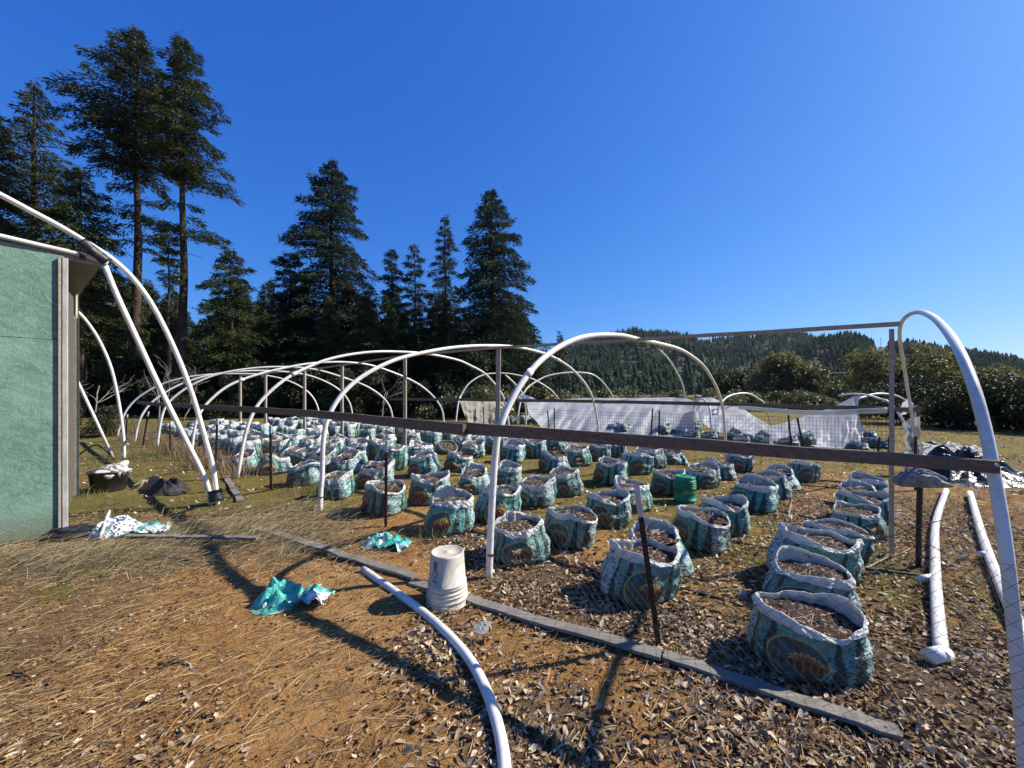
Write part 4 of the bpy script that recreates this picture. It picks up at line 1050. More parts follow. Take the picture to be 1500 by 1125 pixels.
def lump(name, mat, label, cat, at, size, seed, rz=0.0, **kw):
    ball = kw.pop('ball', 0); mb = blob(size, seed, **kw) if ball else crumple(size[0], size[1], size[2], seed, kw.get('n', 110), kw.get('m', 34), k=kw.get('k', 6))
    o = tag(link(name, mesh_np(name, mb.v, mb.f, mat, True), None, tuple(map(float, at))), label, cat); o.rotation_euler[2] = rz
    return o
def sub(name, mbm, mat, parent, loc=(0, 0, 0), rot=(0, 0, 0), smooth=True):
    o = link(name, mesh_np(name, mbm.v, mbm.f, mat, smooth), parent, loc); o.rotation_euler = rot; return o
def crumple(L, W, H, seed, n=110, m=34, off=(.1, .1), k=5):
    """slack film thrown on the ground: a tent of radiating sharp folds over an angular outline"""
    r = np.random.default_rng(int(seed * 131)); K = 11
    ka = np.sort((np.arange(K) + r.uniform(-.35, .35, K)) * 2 * np.pi / K); kr = r.uniform(.62, 1.12, K)
    th = np.arange(n) * 2 * np.pi / n; R_ = np.interp(th, np.concatenate([[ka[-1] - 2 * np.pi], ka, [ka[0] + 2 * np.pi]]), np.concatenate([[kr[-1]], kr, [kr[0]]]))
    ph = r.uniform(0, 6.28, 4); V = []; Fs = []
    for i in range(m + 1):
        q = i / m
        for j in range(n):
            a = th[j] + .5 * q * math.sin(ph[0] + 2 * q)
            x = q * R_[j] * math.cos(a); y = q * R_[j] * math.sin(a)
            dome = max(0, 1 - ((x - off[0]) ** 2 + (y - off[1]) ** 2) * 1.05) ** .9 * (.72 + .55 * fbm((x * 1.4 + seed * 3, y * 1.4, 5), 2))
            fw = a * k / 6.2832 * 1.0 + .45 * fbm((x * 1.3 + seed, y * 1.3, 0), 2); t1 = .5 + .5 * math.cos(6.2832 * fw)
            fw2 = (x * 2.1 - y * 1.4) + .6 * fbm((x * 1.1, y * 1.1 + seed, 3), 2); t2 = .5 + .5 * math.cos(6.2832 * fw2)
            rid = .5 - abs(fbm((x * 3 + seed, y * 3, 7), 3))
            z = H * (dome * (.60 + .26 * t1 * min(1, q * 2) + .22 * t2) + .16 * rid * (1 - q ** 3))
            z = z * (1 - q ** 6) + .006
            V.append((x * L / 2, y * W / 2, max(.005, z)))
    for i in range(m):
        for j in range(n): Fs.append((i * n + j, (i + 1) * n + j, (i + 1) * n + (j + 1) % n, i * n + (j + 1) % n))
    mb = MB(); mb.add(V, Fs); return mb
def flapgrid(L, W, seed, amp=.03, n=26, m=14, lift=.05):
    A = np.zeros((m, n, 3))
    for i in range(m):
        for j in range(n):
            u, v = j / (n - 1), i / (m - 1) - .5
            z = lift * math.sin(u * 2.6) + amp * fbm((u * 4 + seed, v * 3, seed)) + amp * .8 * abs(fbm((v * 7, u * 2 + seed, 1)))
            A[i, j] = (u * L, v * W * (1 - .35 * u + .3 * fbm((u * 3, seed, 0))), max(.006, z))
    mb = MB(); mb.grid(A); return mb
TEALB = mat_scrap('teal_scrap', .4, (.03, .30, .24), (.07, .42, .34), .60)
TEALWW = mat_scrap('whitish_scrap', 2.0, (.04, .24, .21), (.12, .36, .32), .36)
TEALW = mat_scrap('teal_white_scrap', 1.1, (.04, .28, .24), (.12, .40, .35), .47)
def crumpled_bag(at, size, seed, rz, label, mats, flap=.2):
    o = empty('crumpled_bag', label, 'crumpled bag', at); o.rotation_euler[2] = rz
    sub('bag_film', crumple(size[0], size[1], size[2], seed), mats[0], o)
    sub('bag_tail', flapgrid(size[0] * .75, size[1] * .8, seed, .05, lift=.06), mats[1], o, (size[0] * flap, 0, .01), (0, 0, R(-18)))
    sub('bag_tail', flapgrid(size[0] * .6, size[1] * .5, seed + 3, .04, lift=.03), mats[1], o, (-size[0] * .15, -size[1] * .32, .008), (0, 0, R(25)))
    return o
crumpled_bag(G(392, 896) + (0, .12, 0), (.42, .32, .19), 3.3, R(12), 'bright teal crumpled empty bag lying on the orange dirt', (TEALB, TEALW))
crumpled_bag(G(548, 806) + (0, .14, 0), (.46, .32, .17), 7.7, R(-8), 'crumpled teal and white empty bag beside the long ground board', (TEALW, TEALB), .05)
o = crumpled_bag(G(145, 788) + (.05, .12, 0), (.62, .40, .26), 5.1, R(10), 'torn teal and white bag heap against the shed corner', (TEALWW, TEALW))
sub('bag_film', blob((.5, .3, .16), 9.4, rough=.4, ridge=.4), BLACKPL, o, (-.32, -.05, 0))
mb = MB(); mb.board((-.14, .12, .22), (.04, -.24, .03), .02, .05, seg=6, wob=.006); sub('white_strip', mb, CUFF, o)
# black ground cloth with straw
lump('ground_cloth', simple('black_cloth', (.014, .014, .016), (.05, .046, .04), 9, .7, .7, .25), 'crumpled black ground cloth heaped in the grass left of the taped hoop', 'ground cloth', G(233, 722) + (0, .15, 0), (1.0, .55, .26), 14.2, R(-38), k=8)
lump('straw_clump', simple('straw', (.20, .15, .09), (.42, .34, .21), 18, .9, .9, .1, (1, 5, 5)), 'tan clump of dead straw lying against the black ground cloth', 'straw clump', G(196, 722) + (0, .28, 0), (.60, .46, .24), 4.9, R(15), k=12)
# black tub with white film inside
tb = empty('black_tub', 'round black plastic tub holding white film beside the shed post', 'tub', G(138, 724) + (0, .22, 0))
mb = MB(); mb.lathe([(0, .004), (.19, .004), (.20, .02), (.235, .30), (.25, .305), (.25, .335), (.236, .335), (.228, .30), (.19, .06), (0, .05)], 40); sub('tub_wall', mb, BLACKPL, tb)
sub('film_inside', blob((.40, .34, .26), 2.2, rough=.4, ridge=.5), CUFF, tb, (.04, 0, .22))
# shiny black plastic heap on the right
lump('black_film_heap', simple('glossy_black_film', (.010, .010, .012), (.020, .020, .024), 2.2, .30, .6, .30, None, 3, .06), 'glossy crumpled black film heap on dirt behind the nearest hoop', 'plastic heap', (8.5, 7.15, 0), (2.2, 1.7, .55), 21.3, R(10), n=220, m=80, k=17)
lump('grey_film_heap', simple('grey_film', (.07, .075, .075), (.16, .165, .165), 4, .5, .6, .2, None, 5, .05), 'pale grey film heap on the moss beyond the black film heap', 'plastic heap', (11.2, 9.9, .0), (3.0, 1.3, .42), 17.1, R(5), n=120, m=40, k=9)
lump('clear_film_bundle', SHEETSHADED, 'grey bundle of clear film wrapped round the end fence post under the rail', 'plastic bundle', P(1347, 713, 3.50), (.36, .24, .20), 8.8, 0, ball=1, n=90, m=44, rough=.3, ridge=.5)
lump('clear_film_scrap', SHEETCLR, 'clear crumpled film scrap on moss left of the nearest bag', 'plastic scrap', G(1088, 878), (.10, .08, .09), 1.8, 0, rough=.5, ridge=.6)
lump('clear_film_scrap', SHEETCLR, 'flat pale film scrap on leaves right of the nearest bag', 'plastic scrap', G(1262, 1000), (.22, .18, .04), 6.8, R(20), rough=.5, ridge=.5)
lump('clear_film_scrap', SHEETCLR, 'pale film scrap among leaves beside the white bucket', 'plastic scrap', G(706, 920), (.16, .14, .02), 5.8, R(60), rough=.5, ridge=.4)
lump('teal_scrap', TEALB, 'small teal film scrap on grass behind the black tub', 'plastic scrap', G(176, 700), (.40, .16, .05), 9.9, R(5), rough=.5, ridge=.4)

# ------------------------------------------------------------------ buckets
PAILW = simple('dirty_white_pail', (.42, .37, .27), (.62, .57, .46), 4, .45, .1, .35, (2.5, 2.5, 1))
PAILG = simple('green_pail', (.004, .15, .055), (.010, .20, .08), 6, .4, .1, .45)
INK = simple('grey_ink', (.10, .10, .10), (.18, .18, .17), 60, .6, 0, .2)
WHITEINK = simple('pale_green_ink', (.25, .42, .32), (.34, .52, .42), 60, .6, 0, .2)
def pail(name, label, at, mat, r0, r1, h, ribs, rz=0):
    """upside-down pail: r0 at the open rim on the ground, r1 at the closed end on top"""
    o = empty(name, label, 'bucket', at); o.rotation_euler[2] = rz
    pr = [(r0 - .012, .002), (r0 + .004, .002), (r0 + .006, .012), (r0 + .002, .02)]
    zs = .02
    for z in ribs:
        rr = r0 + (r1 - r0) * z / h
        pr += [(rr, z - .007), (rr + .007, z - .005), (rr + .007, z + .003), (rr, z + .005)]
    pr += [(r1 + .001, h - .02), (r1 - .001, h - .006), (r1 - .006, h), (r1 - .014, h - .001), (r1 - .018, h - .006), (.02, h - .006), (.016, h - .002), (0.0, h - .002)]
    mb = MB(); mb.lathe(pr, 56); sub('pail_body', mb, mat, o)
    return o
def on_pail(o, r0, r1, h, items, mat, name, dr=.0012):
    """flat ink rectangles (angle0, angle1, z0, z1) wrapped on the wall"""
    mb = MB()
    for (a0, a1, z0, z1) in items:
        n = 6; A = np.zeros((2, n, 3))
        for i, z in enumerate((z0, z1)):
            r = r0 + (r1 - r0) * z / h + dr
            for j in range(n):
                a = a0 + (a1 - a0) * j / (n - 1); A[i, j] = (r * math.cos(a), r * math.sin(a), z)
        mb.grid(A)
    return sub(name, mb, mat, o, smooth=False)
bl = G(650, 898) + (0, .155, 0)
low = pail('white_bucket', 'lower dirty white bucket, its ribbed rim showing beneath the upper bucket', bl, PAILW, .158, .14, .145, (.055, .09, .115))
# the lower pail's wall continues up inside the upper one, so only a collar of it is modelled above the ribs
mb = MB(); mb.tube([(.02, -.165, .075), (.10, -.15, .085), (.155, -.06, .10)], .002, 5); sub('wire_handle', mb, STEEL, low)
mb = MB(); mb.tube([(-.16, -.02, .10), (-.13, -.10, .055), (-.05, -.163, .035), (.06, -.163, .035)], .002, 5); sub('wire_handle', mb, STEEL, low)
up = pail('white_bucket', 'upper upturned white bucket with a grey printed panel on its side', bl + (0, 0, .135), PAILW, .141, .126, .252, (.03,), 0)
a0 = -math.pi / 2 - .72
lines = []
for i in range(7): lines.append((a0 + .0, a0 + .30, .235 - i * .0095, .240 - i * .0095))
for i in range(9): lines.append((a0 + .02 + i * .03, a0 + .035 + i * .03, .183, .232))
# round emblem: ring and check-like mark
def ringmark(ac, zc, rad, wdt, n=20):
    out = []
    for i in range(n):
        t0 = 2 * math.pi * i / n; da = wdt
        out.append((ac + rad * math.cos(t0) / .14 - da / .14 / 2, ac + rad * math.cos(t0) / .14 + da / .14 / 2, zc + rad * math.sin(t0) - da / 2, zc + rad * math.sin(t0) + da / 2))
    return out
lines += ringmark(a0 + .16, .148, .024, .007, 26)
for i in range(6): lines.append((a0 + .10 + i * .018, a0 + .125 + i * .018, .156 - i * .005, .163 - i * .005))
for i in range(4): lines.append((a0 + .19 + i * .012, a0 + .215 + i * .012, .135 + i * .008, .143 + i * .008))
lines += [(a0, a0 + .31, .086, .102), (a0, a0 + .31, .108, .112)]
on_pail(up, .141, .126, .252, [(a_, b_, z0_ - .022, z1_ - .022) for (a_, b_, z0_, z1_) in lines], INK, 'printed_panel', .0015)
gb = G(1010, 737) + (0, .14, 0)
gr = pail('green_bucket', 'green upturned bucket with faint pale lettering among the soil bags', gb, PAILG, .152, .138, .365, (.03, .20, .225, .25, .275, .30))
# the word on its side is a worn, unreadable row of letter strokes
rl = random.Random(3); lt = []; a = -math.pi / 2 - .62
while a < -math.pi / 2 + .70:
    w = rl.choice((.05, .07, .08)); z0, z1 = .135, .178
    k = rl.choice('oinmpl')
    zz1 = z1 - (.012 if k in 'oinmp' else 0)
    lt.append((a, a + .015, z0 if k != 'p' else z0 - .012, zz1)); lt.append((a + w - .022, a + w - .008, z0, zz1))
    if k in 'omp': lt.append((a + .015, a + w - .022, zz1 - .006, zz1))
    if k in 'op': lt.append((a + .015, a + w - .022, z0, z0 + .006))
    a += w + .012
on_pail(gr, .152, .138, .365, lt, WHITEINK, 'lettering', .0015)

# ------------------------------------------------------------------ loose pipes, boards, hoses, sticks
mb = MB(); pp = [G(532, 834, .03), G(575, 864, .03), G(620, 897, .03), G(655, 928, .03), (.0, 0, 0), G(707, 1000, .03), G(724, 1045, .03), G(736, 1095, .03), G(741, 1150, .03)]
pp.pop(4); pp.insert(4, G(685, 962, .03))
mb.tube(catmull(pp, 6), .029, 14); single('loose_pipe', mb, PVC, 'curved white pipe lying in the foreground beside the white bucket', 'pipe', G(620, 897), True)
lp = empty('white_pipe', 'straight white pipe with a tee end lying right of the bags', 'pipe', G(1372, 850))
mb = MB(); pp = [G(1386, 718, .05), G(1371, 765, .05), G(1370, 830, .05), G(1373, 890, .05), G(1380, 962, .05)]; mb.tube(catmull(pp, 5), .035, 14); part('pipe', mb, PVC, lp, True)
q = G(1380, 960, .05); mb = MB(); mb.tube([q + (-.09, -.01, 0), q + (.045, .02, 0)], .042, 14); part('tee_fitting', mb, PVC, lp, True)
q = G(1369, 845, .05); mb = MB(); mb.tube([q + (-.16, -.02, -.01), q], .028, 12); part('stub', mb, PVC, lp, True)
lp = empty('white_pipe', 'straight white pipe lying furthest right with a small side stub', 'pipe', G(1450, 820))
mb = MB(); mb.tube(catmull([G(1421, 722, .05), G(1436, 775, .05), G(1457, 835, .05), G(1500, 932, .05), G(1540, 1010, .05)], 5), .036, 14); part('pipe', mb, PVC, lp, True)
q = G(1447, 812, .05); mb = MB(); mb.tube([q + (-.09, 0, 0), q], .028, 12); part('stub', mb, PVC, lp, True)
def gboard(p0, p1, w, h, label, seed, mat=WOODGREY, name='ground_board', z=0.0):
    mb = MB(); a, b = G(*p0), G(*p1); a[2] += h / 2 + .01 + z; b[2] += h / 2 + .01 + z; mb.board(a, b, w, h, seg=14, wob=.006, seed=seed)
    return single(name, mb, mat, label, 'board', (a + b) / 2 * (1, 1, 0))
gboard((372, 777), (606, 852), .09, .024, 'grey weathered board on the dirt, far half of the long line', 51, z=.02)
gboard((604, 857), (968, 966), .09, .024, 'grey weathered board passing behind the white bucket', 52)
gboard((972, 965), (1318, 1080), .085, .022, 'grey weathered board under leaves below the nearest bag', 53)
gboard((186, 797), (378, 799), .06, .025, 'short pale plank on the dirt in front of the shed grass', 54, z=.06)
gboard((936, 712), (1015, 724), .10, .035, 'grey board lying between the bags left of the green bucket', 55)
gboard((330, 700), (352, 735), .09, .03, 'mossy board half sunk in the grass beside the taped hoop', 56)
gboard((1438, 958), (1470, 985), .12, .012, 'grey board scrap on the leaves at the right edge', 57)
def hose(pts, label, r=.011):
    mb = MB(); mb.tube(catmull([G(px, py, .012) for (px, py) in pts], 6), r, 8); single('irrigation_hose', mb, HOSE, label, 'hose', G(*pts[0]), True, 'irrigation hoses across the bag rows')
hose([(985, 858), (1030, 870), (1065, 880), (1112, 897)], 'black hose on the ground left of the nearest bag')
hose([(850, 826), (905, 850), (985, 858)], 'black hose running behind the two front bags')
hose([(1058, 788), (1090, 796), (1140, 806)], 'black hose crossing the aisle left of the right-hand bag column')
hose([(1120, 745), (1180, 757), (1230, 770)], 'middle black hose crossing the aisle beside the right-hand bag column')
hose([(1150, 725), (1200, 733), (1250, 741)], 'black hose crossing the far end of the aisle')
hose([(1170, 710), (1215, 714), (1262, 722)], 'farthest black hose, just under the near rail')
hose([(1250, 830), (1310, 838), (1370, 845)], 'black hose reaching the stub of the white pipe')
hose([(925, 683), (960, 692), (975, 700)], 'thin black hose between the far middle bags')
mb = MB(); mb.tube(catmull([G(118, 664), P(140, 652, 9.6), P(155, 660, 9.4), G(166, 672)], 6), .02, 8); single('black_hose_loop', mb, HOSE, 'black hose loop arching out of the grass behind the shed post', 'hose', G(140, 668), True)
def stick(p0, p1, r, label, mat=BARKDARK, z=.01, seed=0):
    a, b = G(*p0), G(*p1); rs_ = random.Random(seed); pts = [a + (b - a) * t + np.array([rs_.uniform(-.01, .01), rs_.uniform(-.01, .01), z + rs_.uniform(0, .012)]) for t in np.linspace(0, 1, 6)]
    mb = MB(); mb.tube(catmull(pts, 3), r, 7, r * .5); 
    m_ = pts[2]; mb.tube([m_, m_ + (b - a) * .25 + np.array([.03, .03, .03])], r * .5, 5, r * .2)
    single('stick', mb, mat, label, 'stick', G(*p0), True)
stick((240, 818), (295, 826), .014, 'short dark stick on the dirt below the plank', seed=1)
stick((228, 979), (265, 974), .010, 'small dark stick in the middle of the orange dirt', seed=2)
stick((1258, 838), (1335, 806), .008, 'long pale stick lying below the end fence post', DRYSTEM, seed=3)
stick((1155, 765), (1160, 738), .006, 'thin pale stick standing in the aisle among hoses', DRYSTEM, .05, 4)
stick((268, 975), (305, 1000), .005, 'thin twig on the dirt left of the pipe shadow', DRYSTEM, seed=5)
stick((20, 985), (46, 998), .008, 'dark twig at the left edge of the dirt', seed=6)
stick((812, 1105), (850, 1080), .006, 'pale twig on leaves at the bottom centre', DRYSTEM, seed=7)
# ------------------------------------------------------------------ trees
def sprays(base, dirs, L, W, r, bendz=-.25, tw=.9):
    """diamond shaped needle sprays: one folded diamond (two triangles) each"""
    n = len(base)
    up = r.normal(0, 1, (n, 3)) * tw + np.array([0, 0, 1.0])
    sd = np.cross(dirs, up); sd /= (np.linalg.norm(sd, axis=1, keepdims=True) + 1e-9)
    mid = base + dirs * (L * .45)[:, None]; tip = base + dirs * L[:, None] + np.array([0, 0, 1.0]) * (bendz * L)[:, None]
    nz = np.cross(sd, dirs)
    a = mid + sd * (W * .5)[:, None] + nz * (W * .12)[:, None]; b = mid - sd * (W * .5)[:, None] + nz * (W * .12)[:, None]
    V = np.stack([base, a, tip, b], 1).reshape(-1, 3)
    i = np.arange(n)[:, None] * 4
    Fs = np.concatenate([i + np.array([[0, 1, 2]]), i + np.array([[0, 2, 3]])], 0)
    return V, Fs
def conifer(seed, H, prof, nb, trunk_r, spl=.55, dens=1.0, droop=.30, limbs=(), rise=.12, lean=0.0, wr=.21, gap=.06):
    """prof: list of (height fraction, crown radius in m left, radius right); limbs: extra single branches (hfrac, azimuth, length)"""
    r = np.random.default_rng(seed)
    hs = np.array([p[0] for p in prof]); rl = np.array([p[1] for p in prof]); rr = np.array([p[2] for p in prof])
    br = []
    lo, hi = hs[0], hs[-1]
    for i in range(nb):
        t = lo + (hi - lo) * ((i + r.random()) / nb)
        az = i * 2.399 + r.normal(0, .35); c = math.cos(az)
        rad = np.interp(t, hs, rr) * max(0, c) ** 2 + np.interp(t, hs, rl) * max(0, -c) ** 2 + (np.interp(t, hs, rr) + np.interp(t, hs, rl)) * .5 * (1 - c * c)
        br.append((t, az, rad * (r.uniform(.62, 1.12) if r.random() > .18 else r.uniform(.25, .6))))
    br += list(limbs)
    B = []; D = []; LL = []; WW = []; tk = MB()
    npt = 9; tp = [np.array([lean * H * (k / (npt - 1)) ** 1.5 + .06 * math.sin(k * 1.7 + seed), .05 * math.sin(k * 2.1 + seed), H * k / (npt - 1) - (.15 if k == 0 else 0)]) for k in range(npt)]
    tk.tube(catmull(tp, 3), trunk_r, 10, trunk_r * .12)
    def trunk_at(t): return np.array([lean * H * t ** 1.5, 0, H * t])
    for (t, az, L) in br:
        if L < .12: L = .12
        spl_ = spl; o = trunk_at(t); out = np.array([math.cos(az), math.sin(az), 0]); sdv = np.array([-math.sin(az), math.cos(az), 0])
        rs_ = rise + .22 * max(0, (t - .8) / .2) + r.normal(0, .06); dr = droop * (1 - .7 * max(0, (t - .75) / .25)) * r.uniform(.6, 1.3)
        def bp(s): return o + out * L * s + np.array([0, 0, 1.0]) * L * (rs_ * s * 1.6 - dr * s * s * 1.5) + sdv * L * .06 * math.sin(s * 4 + az)
        if L > .8 * 1: tk.tube([bp(0), bp(.35), bp(.7), bp(.95)], max(.018, trunk_r * .16 * min(1, L / 3)), 4, .008, False)
        if r.random() < gap: continue
        n = int((22 + L * 92) * dens * (.55 / spl) ** 1.3); 
        s = np.clip(r.beta(1.5, 1.05, n), .03, 1.0)
        P0 = o + out[None] * (L * s)[:, None] + np.array([[0, 0, 1.0]]) * (L * (rs_ * s * 1.6 - dr * s * s * 1.5))[:, None]
        wid = L * .30 * np.sin(np.pi * np.clip(s * .85 + .08, 0, 1)) + .05
        lat = r.uniform(-1, 1, n) * wid
        P0 = P0 + sdv[None] * lat[:, None] + r.normal(0, .09, (n, 3)) * np.array([1, 1, .9]) - np.array([[0, 0, 1.0]]) * (np.abs(lat) * .22)[:, None]
        d = out[None] * r.uniform(.35, 1.0, n)[:, None] + sdv[None] * (np.sign(lat) * r.uniform(.1, .9, n))[:, None] + np.array([[0, 0, 1.0]]) * r.uniform(-.55, .35, n)[:, None]
        d /= np.linalg.norm(d, axis=1, keepdims=True)
        B.append(P0); D.append(d); LL.append(spl * .52 * r.uniform(.45, 1.3, n)); WW.append(spl * .54 * wr * r.uniform(.7, 1.4, n))
    V, Fs = sprays(np.concatenate(B), np.concatenate(D), np.concatenate(LL), np.concatenate(WW), r)
    return V, Fs, tk
NT_ = [0]
def tree_obj(name, label, at, cr, tk, fol, bark, group=None, rz=0.0, sc=1.0, cat='tree'):
    o = empty(name, label, cat, at, group); o.rotation_euler[2] = rz; o.scale = (sc, sc, sc)
    c = link('crown', cr if isinstance(cr, bpy.types.Mesh) else mesh_np('crown', cr[0], cr[1], fol), o)
    t = link('trunk', tk if isinstance(tk, bpy.types.Mesh) else mesh_np('trunk', tk.v, tk.f, bark, True), o)
    return o, c.data, t.data
def hero(seed, px, d, topy, prof, nb, tr, label, fol=FIR, name='fir_tree', **kw):
    """prof in photo pixels: (y, left extent px, right extent px)"""
    H = EYE + (CY - topy) / F * d; x = (px - CX) / F * d
    pr = sorted([((EYE + (CY - y) / F * d) / H, l / F * d, q / F * d) for (y, l, q) in prof])
    lm = [((EYE + (CY - y) / F * d) / H, az, L / F * d) for (y, az, L) in kw.pop('limbs', [])]
    V, Fs, tk = conifer(seed, H, pr, nb, tr, limbs=lm, **kw)
    return tree_obj(name, label, (x, d, 0), (V, Fs), tk, fol, BARKDARK)
hero(1, 201, 27, 46, [(270, 25, 40), (250, 55, 50), (220, 75, 45), (190, 92, 48), (165, 97, 50), (130, 76, 44), (105, 54, 38), (85, 34, 28), (60, 13, 15), (46, 2, 2)], 136, .36,
     'tallest fir at left, wide dense crown above a long bare trunk', spl=.56, dens=1.05, droop=.46, rise=.22, gap=.13,
     limbs=[(300, 3.3, 50), (310, 2.6, 38), (295, .2, 30), (330, 3.0, 34), (330, .3, 52), (345, .0, 45), (355, 3.4, 25), (280, 3.6, 30), (365, .2, 40), (318, .8, 40), (322, 5.6, 45), (340, 5.4, 30), (350, 1.0, 30)])
hero(2, 268, 26, 58, [(262, 20, 25), (240, 40, 30), (215, 45, 50), (190, 45, 60), (165, 38, 52), (135, 30, 44), (105, 26, 33), (85, 16, 24), (58, 3, 3)], 112, .32,
     'tall fir beside the tallest, narrow crown with long low limbs reaching right', spl=.54, dens=1.05, droop=.34, rise=.22, gap=.13,
     limbs=[(262, .1, 76), (255, -.25, 66), (268, .35, 60), (248, 0, 70), (275, .2, 50), (300, .9, 20), (340, 0, 62), (346, .25, 55), (350, -.3, 50), (335, 3.0, 40), (330, 2.7, 45), (352, 3.3, 30), (372, .4, 28), (318, .8, 24), (300, 3.3, 25)])
hero(3, 247, 25, 345, [(420, 8, 10), (380, 22, 20), (355, 18, 18), (345, 4, 4)], 26, .17, 'slender trunked young fir between the two tall firs', spl=.45, dens=1.0)
hero(4, 50, 30, 122, [(500, 70, 70), (420, 105, 100), (340, 100, 95), (280, 85, 75), (235, 62, 55), (200, 40, 45), (170, 26, 28), (150, 17, 18), (122, 2, 2)], 150, .40,
     'dark spire topped fir behind the shed roof', fol=FIR, spl=.6, dens=.85, droop=.30, rise=.15)
hero(5, 118, 24, 250, [(500, 50, 45), (400, 62, 58), (340, 55, 50), (300, 38, 34), (270, 20, 16), (250, 4, 4)], 100, .28, 'bushy mid green fir right of the spire topped fir', spl=.55, dens=1.1)
hero(6, -15, 26, 165, [(500, 80, 70), (400, 85, 75), (300, 66, 58), (230, 42, 36), (190, 22, 18), (165, 4, 4)], 120, .36, 'broad fir cut off by the left edge of the picture', spl=.6, dens=1.0)
hero(7, 338, 27, 368, [(540, 48, 45), (480, 52, 48), (440, 42, 44), (410, 28, 36), (390, 14, 24), (368, 3, 3)], 85, .20, 'low bushy fir right of the two tall firs', spl=.5, dens=1.1)
hero(8, 486, 32, 236, [(560, 68, 70), (480, 72, 76), (440, 66, 72), (420, 58, 62), (390, 62, 68), (350, 60, 52), (320, 52, 50), (290, 44, 38), (265, 24, 26), (250, 12, 12), (236, 2, 2)], 180, .36,
     'tall pointed fir standing above the middle of the forest edge', spl=.58, dens=1.15, droop=.26, fol=FIRB)
hero(9, 425, 31, 372, [(560, 40, 40), (480, 36, 40), (440, 30, 36), (410, 26, 28), (390, 20, 22), (372, 4, 4)], 85, .22, 'shorter fir left of the tall pointed fir', spl=.5, dens=1.1, fol=FIRB)
hero(10, 574, 33, 366, [(560, 40, 38), (480, 34, 32), (430, 26, 25), (400, 20, 18), (380, 12, 10), (366, 2, 2)], 80, .20, 'small fir right of the tall pointed fir', spl=.5, dens=1.1, fol=FIRB)
hero(11, 608, 34, 358, [(560, 30, 34), (480, 26, 30), (430, 22, 24), (400, 18, 18), (375, 12, 12), (358, 2, 2)], 75, .20, 'small narrow fir midway along the forest edge', spl=.5, dens=1.1, fol=FIRB)
hero(12, 652, 33, 318, [(560, 34, 34), (480, 30, 30), (430, 26, 26), (390, 22, 20), (350, 14, 12), (318, 2, 2)], 95, .22, 'slim pale green fir left of the rightmost big fir', spl=.5, dens=1.05, fol=FIRB)
hero(13, 720, 30, 280, [(575, 56, 68), (520, 60, 76), (480, 62, 78), (440, 58, 70), (400, 50, 62), (360, 44, 48), (325, 36, 34), (300, 18, 20), (280, 2, 2)], 190, .36,
     'large open fir at the right end of the forest edge', spl=.56, dens=1.0, droop=.28, fol=FIRB)
hero(14, 820, 60, 486, [(560, 14, 14), (520, 9, 9), (486, 1, 1)], 60, .2, 'small distant fir right of the forest edge', spl=.7, dens=.8)
# the dark wall of lesser firs behind
FW = []
for s in range(4):
    V, Fs, tk = conifer(50 + s, 10.0, [(.04, 2.2, 2.2), (.35, 2.3, 2.3), (.65, 1.5, 1.5), (.9, .5, .5), (1, .05, .05)], 95, .17, spl=.55, dens=1.0, droop=.3)
    FW.append((mesh_np('crown', V, Fs, FIR), mesh_np('trunk', tk.v, tk.f, BARKDARK, True)))
rt = random.Random(12); cnt = 0
wallspots = []
for i in range(84):
    px = -260 + 1050 * i / 83 + rt.uniform(-12, 12); d = rt.uniform(27, 48)
    lim = np.interp(px, [-260, 0, 150, 300, 400, 560, 640, 760, 800], [330, 330, 395, 412, 405, 408, 412, 425, 480])
    topy = lim + rt.uniform(0, 60)
    H = EYE + (CY - topy) / F * d
    wallspots.append((px, d, H))
for (px, d, H) in wallspots:
    a, b = rt.choice(FW); x = (px - CX) / F * d
    tree_obj('fir_tree', 'dark fir merging into the shaded forest wall behind the hoops', (x, d, 0), a, b, FIR, BARKDARK, 'firs of the dark forest wall', rt.uniform(0, 6.28), H / 10.0)

def broadleaf(seed, H, W, n, leaf, trunk_r=.2, clumps=16, low=.15, bare=0.0):
    r = np.random.default_rng(seed); tk = MB()
    tk.tube(catmull([(0, 0, -.1), (.05 * W, 0, H * .18), (.02 * W, .03 * W, H * .42), (.06 * W, 0, H * .7)], 4), trunk_r, 9, trunk_r * .3)
    C = []; 
    for i in range(clumps):
        z = H * r.uniform(low, .93); k = math.sqrt(max(.05, 1 - ((z / H - .45) / .56) ** 2)); a = r.uniform(0, 6.28); q = W * .5 * k * math.sqrt(r.uniform(.1, 1.25))
        c = np.array([q * math.cos(a), q * math.sin(a), z]); C.append((c, W * r.uniform(.06, .22)))
        m_ = np.array([.03 * W, .02 * W, max(.15 * H, z - q * .8)])
        tk.tube([m_, m_ * .4 + c * .6 + (0, 0, -.05 * H), c], trunk_r * .28, 5, .012)
    B = []; D = []
    for (c, s) in C:
        k = max(20, int(n * (s / (W * .16)) ** 2 / clumps)); d = r.normal(0, 1, (k, 3)); d /= np.linalg.norm(d, axis=1, keepdims=True)
        f = r.uniform(.35, 1.08, k) ** .6
        B.append(c + d * (s * f)[:, None] * np.array([1, 1, .8])); D.append(d * .6 + r.normal(0, .6, (k, 3)) + np.array([0, 0, -.2]))
    B = np.concatenate(B); D = np.concatenate(D); D /= np.linalg.norm(D, axis=1, keepdims=True)
    L = leaf * r.uniform(.6, 1.4, len(B)); W_ = L * r.uniform(.45, .7, len(B))
    V, Fs = sprays(B, D, L, W_, r, -.15, 1.2)
    V[:, 2] = np.maximum(V[:, 2], .02)
    return V, Fs, tk
